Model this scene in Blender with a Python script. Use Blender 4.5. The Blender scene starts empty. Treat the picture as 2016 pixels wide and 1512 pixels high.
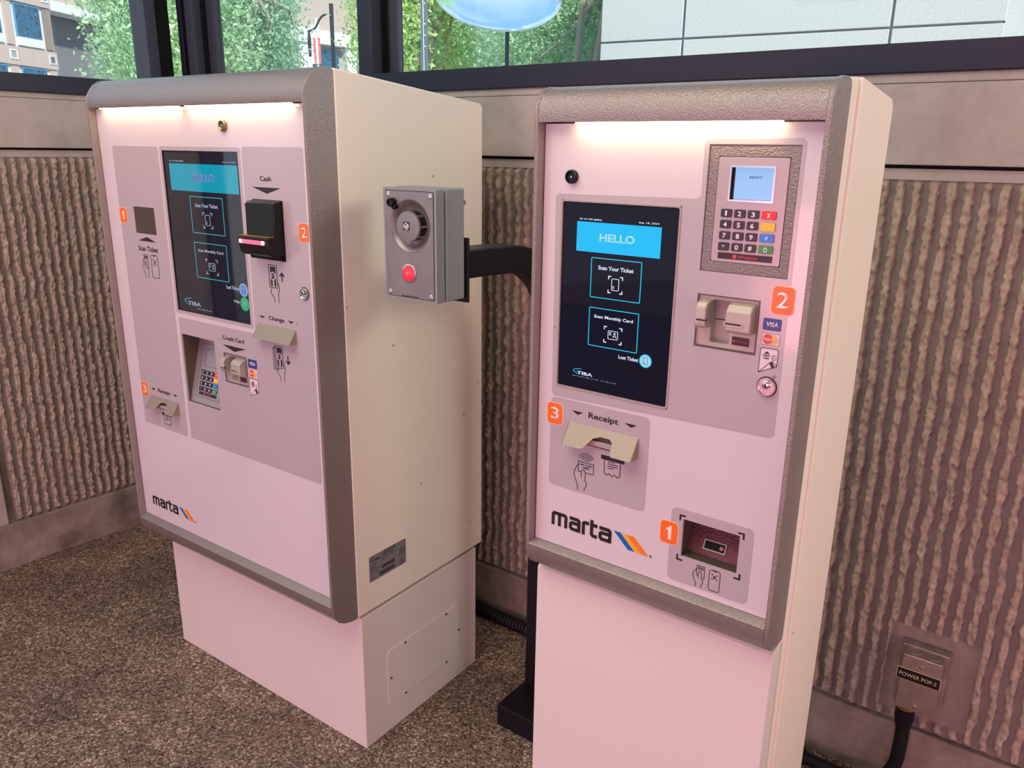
import bpy, math, random
import numpy as np
from mathutils import Vector, Matrix
from mathutils.geometry import tessellate_polygon
random.seed(7); RNG = np.random.default_rng(7)
R = math.radians
SC = bpy.context.scene
COL = SC.collection

# ------------------------------------------------------------------ camera, world, light, exposure
cd = bpy.data.cameras.new('camera'); cam = bpy.data.objects.new('camera', cd); COL.objects.link(cam)
cd.sensor_fit = 'HORIZONTAL'; cd.sensor_width = 36.0; cd.lens = 1560.0 / 2016 * 36; cd.clip_start = 0.02; cd.clip_end = 400
pi_, ro = R(16.458), R(0.893)
F = Vector((0, math.cos(pi_), -math.sin(pi_))); RT = Vector((1, 0, 0)); UP = RT.cross(F)
R2 = RT * math.cos(ro) + UP * math.sin(ro); U2 = -RT * math.sin(ro) + UP * math.cos(ro)
M = Matrix((R2, U2, -F)).transposed().to_4x4(); M.translation = Vector((0, 0, 1.4)); cam.matrix_world = M
SC.camera = cam
SC.view_settings.view_transform = 'Standard'; SC.view_settings.look = 'None'
SC.view_settings.gamma = 1.0; SC.view_settings.use_curve_mapping = False
SC.view_settings.exposure = 0.0

w = bpy.data.worlds.new('sky'); SC.world = w; w.use_nodes = True
nt = w.node_tree; bg = nt.nodes['Background']
tc = nt.nodes.new('ShaderNodeTexCoord'); nz = nt.nodes.new('ShaderNodeTexNoise'); cr = nt.nodes.new('ShaderNodeValToRGB')
mp = nt.nodes.new('ShaderNodeMapping'); mp.inputs['Scale'].default_value = (1, 1, 3)
nt.links.new(tc.outputs['Generated'], mp.inputs['Vector']); nt.links.new(mp.outputs['Vector'], nz.inputs['Vector'])
nz.inputs['Scale'].default_value = 2.2; nz.inputs['Detail'].default_value = 6
cr.color_ramp.elements[0].position = 0.42; cr.color_ramp.elements[0].color = (0.30, 0.55, 0.95, 1)
cr.color_ramp.elements[1].position = 0.62; cr.color_ramp.elements[1].color = (0.95, 0.97, 1.0, 1)
nt.links.new(nz.outputs['Fac'], cr.inputs['Fac']); nt.links.new(cr.outputs['Color'], bg.inputs['Color'])
bg.inputs['Strength'].default_value = 1.15

def sun(rot, s, col, ang):
    l = bpy.data.lights.new('sun', 'SUN'); l.energy = s; l.color = col; l.angle = R(ang)
    o = bpy.data.objects.new('sun', l); COL.objects.link(o); o.rotation_euler = rot; return o
sun((R(50), 0, R(32)), 5.8, (1.0, 0.96, 0.88), 2)
def area(name, loc, target, sx, sy, power, col):
    l = bpy.data.lights.new(name, 'AREA'); l.shape = 'RECTANGLE'; l.size = sx; l.size_y = sy; l.energy = power; l.color = col
    o = bpy.data.objects.new(name, l); COL.objects.link(o); o.location = loc
    d = Vector(target) - Vector(loc); o.rotation_euler = d.to_track_quat('-Z', 'Y').to_euler(); return o
area('pink_fill_light', (-2.4, -2.6, 0.55), (-0.2, 1.6, 0.35), 3.4, 1.0, 78, (1.0, 0.30, 0.42))  # unseen fill added for the pink light bounced from behind the camera
area('warm_fill_light', (3.0, 0.2, 2.75), (0.2, 1.6, 0.9), 1.6, 1.2, 60, (1.0, 0.87, 0.68))  # unseen fill added for the cream light on right-hand cabinet sides
area('overhead_fill_light', (-1.0, 0.6, 2.75), (-0.7, 1.5, 0.0), 2.2, 1.4, 42, (1.0, 0.87, 0.74))  # unseen fill added overhead to brighten floor and left wall
area('rose_fill_light', (2.3, -1.9, 0.6), (0.95, 1.4, 0.3), 1.4, 0.8, 23, (1.0, 0.24, 0.26))  # unseen low fill added to redden the lower right wall

# ------------------------------------------------------------------ materials
MATS = {}
def nodes(m): return m.node_tree.nodes, m.node_tree.links
def mat(name, col, rough=0.5, metal=0.0, bump=None, var=None, specks=None, emit=None, coat=0.0, spec=0.5, streak=None):
    """bump=(scale,strength,distance) var=(scale,amount) specks=(scale,threshold,colour)"""
    if name in MATS: return MATS[name]
    m = bpy.data.materials.new(name); m.use_nodes = True; N, L = nodes(m); b = N['Principled BSDF']
    b.inputs['Base Color'].default_value = (*col, 1); b.inputs['Roughness'].default_value = rough; b.inputs['Metallic'].default_value = metal
    b.inputs['Coat Weight'].default_value = coat; b.inputs['Coat Roughness'].default_value = 0.04; b.inputs['Specular IOR Level'].default_value = spec
    tco = N.new('ShaderNodeTexCoord').outputs['Object']
    cur = None
    if var:
        n = N.new('ShaderNodeTexNoise'); n.inputs['Scale'].default_value = var[0]; n.inputs['Detail'].default_value = 6; n.inputs['Roughness'].default_value = 0.6; L.new(tco, n.inputs['Vector'])
        r = N.new('ShaderNodeValToRGB'); a = var[1]; r.color_ramp.elements[0].position = 0.3; r.color_ramp.elements[1].position = 0.7
        r.color_ramp.elements[0].color = (*[c * (1 - a) for c in col], 1); r.color_ramp.elements[1].color = (*[min(1, c * (1 + a)) for c in col], 1)
        L.new(n.outputs['Fac'], r.inputs['Fac']); cur = r.outputs['Color']
    if specks:
        v = N.new('ShaderNodeTexVoronoi'); v.inputs['Scale'].default_value = specks[0]; L.new(tco, v.inputs['Vector'])
        lt = N.new('ShaderNodeMath'); lt.operation = 'LESS_THAN'; L.new(v.outputs['Distance'], lt.inputs[0])
        # random size per cell: only a few cells carry a visible speck
        sp = N.new('ShaderNodeSeparateColor'); L.new(v.outputs['Color'], sp.inputs[0])
        pw = N.new('ShaderNodeMath'); pw.operation = 'POWER'; L.new(sp.outputs[0], pw.inputs[0]); pw.inputs[1].default_value = 5
        ml = N.new('ShaderNodeMath'); ml.operation = 'MULTIPLY'; L.new(pw.outputs[0], ml.inputs[0]); ml.inputs[1].default_value = specks[1]; L.new(ml.outputs[0], lt.inputs[1])
        mx = N.new('ShaderNodeMix'); mx.data_type = 'RGBA'; mx.inputs[6].default_value = (*col, 1); mx.inputs[7].default_value = (*specks[2], 1)
        if cur: L.new(cur, mx.inputs[6])
        L.new(lt.outputs[0], mx.inputs[0]); cur = mx.outputs[2]
    if cur: L.new(cur, b.inputs['Base Color'])
    if bump:
        n = N.new('ShaderNodeTexNoise'); n.inputs['Scale'].default_value = bump[0]; n.inputs['Detail'].default_value = 3; L.new(tco, n.inputs['Vector'])
        bp = N.new('ShaderNodeBump'); bp.inputs['Strength'].default_value = bump[1]; bp.inputs['Distance'].default_value = bump[2]
        L.new(n.outputs['Fac'], bp.inputs['Height']); L.new(bp.outputs['Normal'], b.inputs['Normal'])
    if emit: b.inputs['Emission Color'].default_value = (*emit[0], 1); b.inputs['Emission Strength'].default_value = emit[1]
    MATS[name] = m; return m

panel_white = mat('white acrylic panel', (0.68, 0.62, 0.65), 0.10, coat=0.3, specks=(26, 0.10, (0.30, 0.18, 0.14)))
zone_grey = mat('printed grey zone', (0.475, 0.42, 0.45), 0.16, coat=0.3, specks=(34, 0.12, (0.30, 0.18, 0.16)))
cream = mat('cream powder coat', (0.86, 0.80, 0.68), 0.42, bump=(420, 0.08, 0.001), specks=(13, 0.085, (0.16, 0.09, 0.05)))
pedestal_white = mat('white powder coat pedestal', (0.76, 0.695, 0.64), 0.38, bump=(420, 0.08, 0.001), specks=(12, 0.05, (0.25, 0.13, 0.08)))
bezel_m = mat('grey hammered paint', (0.33, 0.295, 0.275), 0.25, 0.5, bump=(520, 0.9, 0.0014))
bezel_smooth = mat('grey fine texture paint', (0.25, 0.225, 0.20), 0.38, 0.2, bump=(700, 0.25, 0.0008))
hood_m = mat('champagne sparkle paint', (0.36, 0.31, 0.24), 0.42, 0.4, bump=(900, 0.5, 0.0006))
pad_plate = mat('hammered pin pad plate', (0.27, 0.24, 0.23), 0.33, 0.5, bump=(420, 0.9, 0.0018))
pad_face = mat('satin grey pin pad', (0.42, 0.38, 0.38), 0.35, 0.5, bump=(900, 0.08, 0.0004))
reader_m = mat('beige reader plastic', (0.46, 0.41, 0.36), 0.38, 0.15)
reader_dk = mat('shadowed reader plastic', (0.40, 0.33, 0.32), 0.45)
black_pl = mat('black plastic', (0.007, 0.007, 0.009), 0.25, spec=0.3, bump=(60, 0.1, 0.0006))
black_key = mat('black key', (0.02, 0.018, 0.03), 0.3)
white_pr = mat('white print', (0.80, 0.80, 0.82), 0.4)
ink = mat('black print', (0.018, 0.012, 0.016), 0.35)
orange = mat('orange sticker', (0.90, 0.17, 0.02), 0.3)
pale_edge = mat('sticker rim', (0.95, 0.55, 0.42), 0.4)
chrome = mat('chrome', (0.72, 0.70, 0.70), 0.16, 1.0)
chrome_dk = mat('worn brass and steel', (0.30, 0.22, 0.13), 0.3, 0.9)
glass_dark = mat('smoked window', (0.05, 0.035, 0.035), 0.07, coat=0.5)
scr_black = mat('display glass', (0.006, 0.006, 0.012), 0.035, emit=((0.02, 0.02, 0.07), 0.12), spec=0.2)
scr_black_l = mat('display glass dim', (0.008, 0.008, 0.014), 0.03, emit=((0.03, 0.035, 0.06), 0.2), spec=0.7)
ui_blue = mat('lit header blue', (0.0, 0.0, 0.0), 0.05, emit=((0.0, 0.52, 0.95), 0.95))
ui_line = mat('lit cyan line', (0, 0, 0), 0.05, emit=((0.02, 0.55, 0.85), 1.0))
ui_white = mat('lit white text', (0, 0, 0), 0.05, emit=((0.70, 0.82, 1.0), 0.95))
ui_pale = mat('lit pale blue', (0, 0, 0), 0.05, emit=((0.40, 0.78, 0.90), 0.9))
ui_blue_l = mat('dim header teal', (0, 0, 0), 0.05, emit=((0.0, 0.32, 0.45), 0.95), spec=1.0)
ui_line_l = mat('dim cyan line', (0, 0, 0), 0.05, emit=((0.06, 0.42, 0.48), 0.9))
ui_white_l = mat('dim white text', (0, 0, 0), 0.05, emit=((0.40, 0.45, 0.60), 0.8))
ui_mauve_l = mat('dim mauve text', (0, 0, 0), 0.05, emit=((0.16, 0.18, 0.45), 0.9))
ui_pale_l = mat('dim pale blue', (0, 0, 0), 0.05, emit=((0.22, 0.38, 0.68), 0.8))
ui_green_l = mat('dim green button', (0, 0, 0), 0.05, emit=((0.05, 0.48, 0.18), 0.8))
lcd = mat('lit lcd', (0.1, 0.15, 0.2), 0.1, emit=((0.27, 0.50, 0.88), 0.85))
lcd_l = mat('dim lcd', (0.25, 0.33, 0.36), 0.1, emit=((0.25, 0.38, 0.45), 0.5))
led = mat('warm led strip', (0.8, 0.8, 0.7), 0.4, emit=((1.0, 0.80, 0.46), 4))
red_led = mat('red led bar', (0.2, 0, 0), 0.2, emit=((1.0, 0.03, 0.06), 6))
red_led_hot = mat('red led hot', (0.2, 0, 0), 0.2, emit=((1.0, 0.25, 0.22), 10))
red_btn = mat('red call button', (0.75, 0.03, 0.06), 0.25, emit=((0.9, 0.03, 0.06), 0.35))
key_red = mat('red key', (0.80, 0.03, 0.02), 0.3); key_yel = mat('yellow key', (0.90, 0.52, 0.04), 0.3)
key_blu = mat('blue key', (0.04, 0.20, 0.62), 0.3); key_grn = mat('green key', (0.03, 0.27, 0.07), 0.3)
wc_red = mat('red print', (0.72, 0.06, 0.07), 0.4)
visa_blue = mat('navy print', (0.03, 0.05, 0.26), 0.3); mc_red = mat('card red', (0.80, 0.06, 0.03), 0.3); mc_yel = mat('card amber', (0.92, 0.45, 0.08), 0.3)
card_white = mat('card white', (0.78, 0.68, 0.70), 0.35)
m_blue = mat('stripe blue', (0.0, 0.13, 0.48), 0.3); m_yel = mat('stripe yellow', (0.85, 0.43, 0.05), 0.3); m_org = mat('stripe orange', (0.86, 0.22, 0.02), 0.3)
icm_grey = mat('intercom faceplate', (0.29, 0.265, 0.265), 0.36, 0.45, bump=(1200, 0.15, 0.0003), var=(20, 0.12))
icm_dark = mat('dark edge', (0.10, 0.085, 0.085), 0.5)
icm_case = mat('intercom casting', (0.285, 0.30, 0.31), 0.5, 0.1, bump=(900, 0.25, 0.0004))
black_paint = mat('black satin paint', (0.008, 0.007, 0.011), 0.38, spec=0.25, bump=(500, 0.3, 0.0008))
label_sil = mat('silver nameplate', (0.32, 0.30, 0.33), 0.35, 0.4)
rubber = mat('black rubber', (0.008, 0.007, 0.009), 0.42, spec=0.35)
steel_box = mat('weathered galvanised steel', (0.36, 0.30, 0.27), 0.38, 0.5, var=(30, 0.25), bump=(200, 0.2, 0.0006))
brass = mat('brass ring', (0.55, 0.36, 0.08), 0.35, 0.8)
sign_blk = mat('black engraved sign', (0.008, 0.008, 0.008), 0.3)
sign_cream = mat('cream engraving', (0.75, 0.62, 0.40), 0.4)
frame_dark = mat('dark bronze window frame', (0.016, 0.016, 0.036), 0.42, 0.2)
frame_lite = mat('window frame tube and lit side', (0.045, 0.045, 0.065), 0.45, 0.2)
gap_black = mat('black gap', (0.004, 0.004, 0.004), 0.7)
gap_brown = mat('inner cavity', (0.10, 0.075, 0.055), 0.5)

def concrete(name, c1, c2, scale, bumps, rough=0.85, stains=None):
    m = bpy.data.materials.new(name); m.use_nodes = True; N, L = nodes(m); b = N['Principled BSDF']; b.inputs['Roughness'].default_value = rough
    b.inputs['Specular IOR Level'].default_value = 0.3
    tco = N.new('ShaderNodeTexCoord').outputs['Object']
    n = N.new('ShaderNodeTexNoise'); n.inputs['Scale'].default_value = scale; n.inputs['Detail'].default_value = 9; n.inputs['Roughness'].default_value = 0.65; L.new(tco, n.inputs['Vector'])
    r = N.new('ShaderNodeValToRGB'); r.color_ramp.elements[0].position = 0.33; r.color_ramp.elements[1].position = 0.68
    r.color_ramp.elements[0].color = (*c1, 1); r.color_ramp.elements[1].color = (*c2, 1); L.new(n.outputs['Fac'], r.inputs['Fac']); cur = r.outputs['Color']
    if stains:
        n2 = N.new('ShaderNodeTexNoise'); n2.inputs['Scale'].default_value = stains[0]; n2.inputs['Detail'].default_value = 5; L.new(tco, n2.inputs['Vector'])
        r2 = N.new('ShaderNodeValToRGB'); r2.color_ramp.elements[0].position = stains[1]; r2.color_ramp.elements[1].position = stains[1] + 0.14
        r2.color_ramp.elements[0].color = (0, 0, 0, 1); r2.color_ramp.elements[1].color = (1, 1, 1, 1); L.new(n2.outputs['Fac'], r2.inputs['Fac'])
        mx = N.new('ShaderNodeMix'); mx.data_type = 'RGBA'; mx.inputs[7].default_value = (*stains[2], 1); L.new(cur, mx.inputs[6])
        ms = N.new('ShaderNodeMath'); ms.operation = 'MULTIPLY'; ms.inputs[1].default_value = stains[3]; L.new(r2.outputs['Color'], ms.inputs[0]); L.new(ms.outputs[0], mx.inputs[0]); cur = mx.outputs[2]
    L.new(cur, b.inputs['Base Color'])
    prev = None
    for (s, st, d) in bumps:
        nn = N.new('ShaderNodeTexNoise'); nn.inputs['Scale'].default_value = s; nn.inputs['Detail'].default_value = 4; L.new(tco, nn.inputs['Vector'])
        bp = N.new('ShaderNodeBump'); bp.inputs['Strength'].default_value = st; bp.inputs['Distance'].default_value = d; L.new(nn.outputs['Fac'], bp.inputs['Height'])
        if prev: L.new(prev, bp.inputs['Normal'])
        prev = bp.outputs['Normal']
    if prev: L.new(prev, b.inputs['Normal'])
    return m
rib_m = concrete('fractured rib concrete', (0.33, 0.275, 0.21), (0.56, 0.48, 0.37), 30, [(70, 0.6, 0.006), (260, 0.5, 0.002)], stains=(6, 0.62, (0.24, 0.17, 0.11), 0.6))
def rib_colour(m, groove):
    # broken rib faces show pale aggregate, the cast grooves between them keep the darker cement skin
    N, L = nodes(m); b = N['Principled BSDF']; src = b.inputs['Base Color'].links[0].from_socket
    a = N.new('ShaderNodeAttribute'); a.attribute_name = 'fractured'; mx = N.new('ShaderNodeMix'); mx.data_type = 'RGBA'; mx.inputs[6].default_value = (*groove, 1)
    L.new(a.outputs['Fac'], mx.inputs[0]); L.new(src, mx.inputs[7]); L.new(mx.outputs[2], b.inputs['Base Color'])
rib_colour(rib_m, (0.27, 0.225, 0.20))
ledge_m = concrete('smooth board concrete', (0.38, 0.345, 0.31), (0.55, 0.50, 0.45), 7, [(60, 0.25, 0.002), (220, 0.35, 0.0012)], stains=(3.5, 0.56, (0.22, 0.17, 0.14), 0.55))
curb_m = concrete('dirty curb concrete', (0.20, 0.16, 0.13), (0.40, 0.335, 0.28), 9, [(60, 0.25, 0.002), (220, 0.3, 0.001)], stains=(5, 0.52, (0.085, 0.06, 0.05), 0.7))
facade_m = concrete('pale precast concrete', (0.52, 0.525, 0.53), (0.66, 0.665, 0.67), 60, [(90, 0.3, 0.004)])
ceil_m = concrete('ceiling', (0.16, 0.14, 0.13), (0.22, 0.19, 0.17), 2, [])
ground_m = concrete('outdoor paving', (0.34, 0.33, 0.31), (0.44, 0.43, 0.40), 3, [(80, 0.2, 0.003)])
brick_pink = concrete('rose brick panel', (0.48, 0.37, 0.33), (0.58, 0.45, 0.40), 30, [])
stone_white = concrete('white stone trim', (0.66, 0.67, 0.68), (0.78, 0.78, 0.78), 12, [])

def floor_mat():
    m = bpy.data.materials.new('exposed aggregate floor'); m.use_nodes = True; N, L = nodes(m); b = N['Principled BSDF']
    b.inputs['Roughness'].default_value = 0.62; tco = N.new('ShaderNodeTexCoord').outputs['Object']
    v = N.new('ShaderNodeTexVoronoi'); v.inputs['Scale'].default_value = 200; v.inputs['Randomness'].default_value = 1; L.new(tco, v.inputs['Vector'])
    r = N.new('ShaderNodeValToRGB'); e = r.color_ramp.elements; e[0].position = 0.0; e[0].color = (0.055, 0.035, 0.026, 1); e[1].position = 1.0; e[1].color = (0.66, 0.55, 0.44, 1)
    for p_, c in ((0.25, (0.15, 0.105, 0.075, 1)), (0.55, (0.25, 0.185, 0.14, 1)), (0.82, (0.36, 0.275, 0.21, 1))): q = e.new(p_); q.color = c
    sp = N.new('ShaderNodeSeparateColor'); L.new(v.outputs['Color'], sp.inputs[0]); L.new(sp.outputs[0], r.inputs['Fac'])
    n2 = N.new('ShaderNodeTexNoise'); n2.inputs['Scale'].default_value = 3.2; n2.inputs['Detail'].default_value = 6; n2.inputs['Roughness'].default_value = 0.7; L.new(tco, n2.inputs['Vector'])
    r2 = N.new('ShaderNodeValToRGB'); r2.color_ramp.elements[0].position = 0.36; r2.color_ramp.elements[0].color = (0.60, 0.56, 0.56, 1); r2.color_ramp.elements[1].position = 0.62; r2.color_ramp.elements[1].color = (1.1, 1.08, 1.05, 1)
    L.new(n2.outputs['Fac'], r2.inputs['Fac'])
    mx = N.new('ShaderNodeMix'); mx.data_type = 'RGBA'; mx.blend_type = 'MULTIPLY'; mx.inputs[0].default_value = 1; L.new(r.outputs['Color'], mx.inputs[6]); L.new(r2.outputs['Color'], mx.inputs[7])
    L.new(mx.outputs[2], b.inputs['Base Color'])
    bp = N.new('ShaderNodeBump'); bp.inputs['Strength'].default_value = 0.75; bp.inputs['Distance'].default_value = 0.0025; bp.invert = True
    L.new(v.outputs['Distance'], bp.inputs['Height'])
    n3 = N.new('ShaderNodeTexNoise'); n3.inputs['Scale'].default_value = 60; n3.inputs['Detail'].default_value = 4; L.new(tco, n3.inputs['Vector'])
    bp2 = N.new('ShaderNodeBump'); bp2.inputs['Strength'].default_value = 0.4; bp2.inputs['Distance'].default_value = 0.004; L.new(n3.outputs['Fac'], bp2.inputs['Height']); L.new(bp.outputs['Normal'], bp2.inputs['Normal'])
    L.new(bp2.outputs['Normal'], b.inputs['Normal']); return m
floor_m = floor_mat()

def leaf_mat(name, c1, c2):
    m = bpy.data.materials.new(name); m.use_nodes = True; N, L = nodes(m); b = N['Principled BSDF']; b.inputs['Roughness'].default_value = 0.5
    g = N.new('ShaderNodeNewGeometry'); r = N.new('ShaderNodeValToRGB'); r.color_ramp.elements[0].color = (*c1, 1); r.color_ramp.elements[1].color = (*c2, 1)
    L.new(g.outputs['Random Per Island'], r.inputs['Fac']); L.new(r.outputs['Color'], b.inputs['Base Color'])
    t = N.new('ShaderNodeBsdfTranslucent'); L.new(r.outputs['Color'], t.inputs['Color']); ms = N.new('ShaderNodeMixShader'); ms.inputs[0].default_value = 0.5
    L.new(b.outputs[0], ms.inputs[1]); L.new(t.outputs[0], ms.inputs[2]); L.new(ms.outputs[0], N['Material Output'].inputs['Surface']); return m
leaf_yel = leaf_mat('yellow green leaves', (0.46, 0.66, 0.22), (0.74, 0.90, 0.44))
leaf_mid = leaf_mat('fresh green leaves', (0.38, 0.60, 0.34), (0.68, 0.86, 0.58))
leaf_blu = leaf_mat('blue green leaves', (0.32, 0.55, 0.38), (0.60, 0.80, 0.62))
bark = mat('grey brown bark', (0.40, 0.34, 0.29), 0.85, bump=(30, 0.6, 0.01))

def glass_mat():
    m = bpy.data.materials.new('window glass'); m.use_nodes = True; N, L = nodes(m)
    t = N.new('ShaderNodeBsdfTransparent'); t.inputs[0].default_value = (0.93, 0.975, 0.96, 1); g = N.new('ShaderNodeBsdfGlossy'); g.inputs['Roughness'].default_value = 0.01
    fr = N.new('ShaderNodeFresnel'); fr.inputs['IOR'].default_value = 1.5; ms = N.new('ShaderNodeMixShader')
    ge = N.new('ShaderNodeNewGeometry'); iv = N.new('ShaderNodeMath'); iv.operation = 'SUBTRACT'; iv.inputs[0].default_value = 1; L.new(ge.outputs['Backfacing'], iv.inputs[1])
    mu = N.new('ShaderNodeMath'); mu.operation = 'MULTIPLY'; L.new(iv.outputs[0], mu.inputs[0]); L.new(fr.outputs[0], mu.inputs[1]); L.new(mu.outputs[0], ms.inputs[0]); L.new(t.outputs[0], ms.inputs[1]); L.new(g.outputs[0], ms.inputs[2]); L.new(ms.outputs[0], N['Material Output'].inputs['Surface']); return m
glass_m = glass_mat()

# ------------------------------------------------------------------ mesh helpers
class MB:
    def __init__(s): s.v = []; s.f = []; s.m = []
    def add(s, vs, fs, mi=0):
        o = len(s.v); s.v += [tuple(q) for q in vs]; s.f += [[i + o for i in f] for f in fs]; s.m += [mi] * len(fs)
    def box(s, x0, x1, y0, y1, z0, z1, mi=0):
        s.add([(x0, y0, z0), (x1, y0, z0), (x1, y1, z0), (x0, y1, z0), (x0, y0, z1), (x1, y0, z1), (x1, y1, z1), (x0, y1, z1)],
              [(0, 3, 2, 1), (4, 5, 6, 7), (0, 1, 5, 4), (1, 2, 6, 5), (2, 3, 7, 6), (3, 0, 4, 7)], mi); return s
    def prism(s, prof, x0, x1, mi=0):
        """prof: (y,z) points, extruded along x"""
        n = len(prof); vs = [(x0, y, z) for y, z in prof] + [(x1, y, z) for y, z in prof]
        tri = tessellate_polygon([[Vector((y, z, 0)) for y, z in prof]])
        fs = [tuple(t) for t in tri] + [tuple(i + n for i in reversed(t)) for t in tri]
        fs += [(i, (i + 1) % n, (i + 1) % n + n, i + n) for i in range(n)]; s.add(vs, fs, mi); return s
    def plate(s, loops, y0, y1, mi=0):
        """loops: [outer, hole, ...] of (x,z) points; front at y0, back at y1"""
        fl = [p for l in loops for p in l]; n = len(fl)
        tri = tessellate_polygon([[Vector((x, z, 0)) for x, z in l] for l in loops])
        vs = [(x, y0, z) for x, z in fl] + [(x, y1, z) for x, z in fl]
        fs = []
        for t in tri:
            a, b, c = (fl[i] for i in t); cr_ = (b[0] - a[0]) * (c[1] - a[1]) - (b[1] - a[1]) * (c[0] - a[0])
            if abs(cr_) < 1e-14: continue
            t = tuple(t) if cr_ > 0 else tuple(reversed(t)); fs += [t, tuple(i + n for i in reversed(t))]
        o = 0
        for l in loops:
            k = len(l); fs += [(o + i, o + (i + 1) % k, o + (i + 1) % k + n, o + i + n) for i in range(k)]; o += k
        s.add(vs, fs, mi); return s
    def stroke(s, pts, wd, y0, y1, closed=False, mi=0):
        P = [Vector(p) for p in pts]; n = len(P); h = wd / 2; Lp = []; Rp = []
        for i in range(n):
            a = P[(i - 1) % n] if (closed or i > 0) else None; c = P[(i + 1) % n] if (closed or i < n - 1) else None
            d1 = (P[i] - a).normalized() if a is not None else None; d2 = (c - P[i]).normalized() if c is not None else None
            if d1 is None: d1 = d2
            if d2 is None: d2 = d1
            nn = Vector((-d1.y - d2.y, d1.x + d2.x)); nn = nn.normalized() if nn.length > 1e-6 else Vector((-d1.y, d1.x))
            k = h / max(0.45, nn.dot(Vector((-d1.y, d1.x)))); Lp.append(P[i] + nn * k); Rp.append(P[i] - nn * k)
        for i in range(n if closed else n - 1):
            j = (i + 1) % n; q = [Rp[i], Rp[j], Lp[j], Lp[i]]
            s.add([(a.x, y0, a.y) for a in q] + [(a.x, y1, a.y) for a in q], [(0, 1, 2, 3), (7, 6, 5, 4), (0, 4, 5, 1), (2, 6, 7, 3)], mi)
        return s
    def lathe(s, prof, c, n=24, mi=0, cap0=True):
        """prof: (r, y) along the -y/+y axis through c=(x,y,z)"""
        vs = []; fs = []
        for r, y in prof:
            vs += [(c[0] + r * math.cos(2 * math.pi * i / n), c[1] + y, c[2] + r * math.sin(2 * math.pi * i / n)) for i in range(n)]
        for k in range(len(prof) - 1):
            for i in range(n): j = (i + 1) % n; fs.append((k * n + i, k * n + j, (k + 1) * n + j, (k + 1) * n + i))
        if cap0: fs.append(tuple(range(n)))
        fs.append(tuple(range((len(prof) - 1) * n, len(prof) * n))); s.add(vs, fs, mi); return s
    def tube(s, pts, rad, n=14, mi=0, square=False):
        P = [Vector(p) for p in pts]; vs = []; fs = []; prev = None
        if square: n = 4
        rads = rad if isinstance(rad, (list, tuple)) else [rad] * len(P)
        for i, p in enumerate(P):
            d = (P[min(i + 1, len(P) - 1)] - P[max(i - 1, 0)]).normalized()
            if prev is None:
                a = Vector((0, 0, 1)) if abs(d.z) < 0.9 else Vector((1, 0, 0)); u = d.cross(a).normalized()
            else: u = (prev - d * prev.dot(d)).normalized()
            prev = u; v = d.cross(u)
            for k in range(n):
                t = 2 * math.pi * (k + (0.5 if square else 0)) / n; rr = rads[i] * (math.sqrt(2) if square else 1)
                vs.append(p + u * math.cos(t) * rr + v * math.sin(t) * rr)
        for i in range(len(P) - 1):
            for k in range(n): j = (k + 1) % n; fs.append((i * n + k, i * n + j, (i + 1) * n + j, (i + 1) * n + k))
        fs.append(tuple(range(n - 1, -1, -1))); fs.append(tuple(range((len(P) - 1) * n, len(P) * n))); s.add(vs, fs, mi); return s
    def build(s, name, mats, parent=None, bevel=0, seg=2, smooth=False, loc=None):
        me = bpy.data.meshes.new(name); me.from_pydata(s.v, [], s.f)
        if not isinstance(mats, (list, tuple)): mats = [mats]
        for m in mats: me.materials.append(m)
        if any(s.m): me.polygons.foreach_set('material_index', s.m)
        me.validate()
        import bmesh as _b
        bm = _b.new(); bm.from_mesh(me); _b.ops.recalc_face_normals(bm, faces=bm.faces); bm.to_mesh(me); bm.free()
        o = bpy.data.objects.new(name, me); COL.objects.link(o); o.parent = parent
        if loc: o.location = loc
        if bevel:
            b = o.modifiers.new('bevel', 'BEVEL'); b.width = bevel; b.segments = seg; b.limit_method = 'ANGLE'; b.angle_limit = R(40)
        if smooth:
            me.polygons.foreach_set('use_smooth', [True] * len(me.polygons)); me.update()
            try: me.set_sharp_from_angle(angle=R(38))
            except Exception: pass
        return o
def rr(x0, x1, z0, z1, r=0.004, n=4):
    if x0 > x1: x0, x1 = x1, x0
    if z0 > z1: z0, z1 = z1, z0
    r = min(r, (x1 - x0) / 2.01, (z1 - z0) / 2.01)
    if r <= 0: return [(x0, z0), (x1, z0), (x1, z1), (x0, z1)]
    out = []
    for cx, cz, a in ((x1 - r, z0 + r, -90), (x1 - r, z1 - r, 0), (x0 + r, z1 - r, 90), (x0 + r, z0 + r, 180)):
        for i in range(n + 1): t = R(a + 90 * i / n); out.append((cx + r * math.cos(t), cz + r * math.sin(t)))
    return out
def rect(x0, x1, z0, z1): return [(x0, z0), (x1, z0), (x1, z1), (x0, z1)]
def circ(cx, cz, r, n=24): return [(cx + r * math.cos(2 * math.pi * i / n), cz + r * math.sin(2 * math.pi * i / n)) for i in range(n)]
def P(mb): return mb
def thing(name, label, cat, loc=(0, 0, 0), rz=0.0, group=None):
    o = bpy.data.objects.new(name, None); COL.objects.link(o); o.location = loc; o.rotation_euler = (0, 0, rz)
    o['label'] = label; o['category'] = cat; o.empty_display_size = 0.1
    if group: o['group'] = group
    return o
def tag(o, label, cat, group=None):
    o['label'] = label; o['category'] = cat
    if group: o['group'] = group
    return o
def struct(o, loc=None, rz=None):
    o['kind'] = 'structure'
    if loc: o.location = loc
    if rz is not None: o.rotation_euler = (0, 0, rz)
    return o
_dg = None
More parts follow.
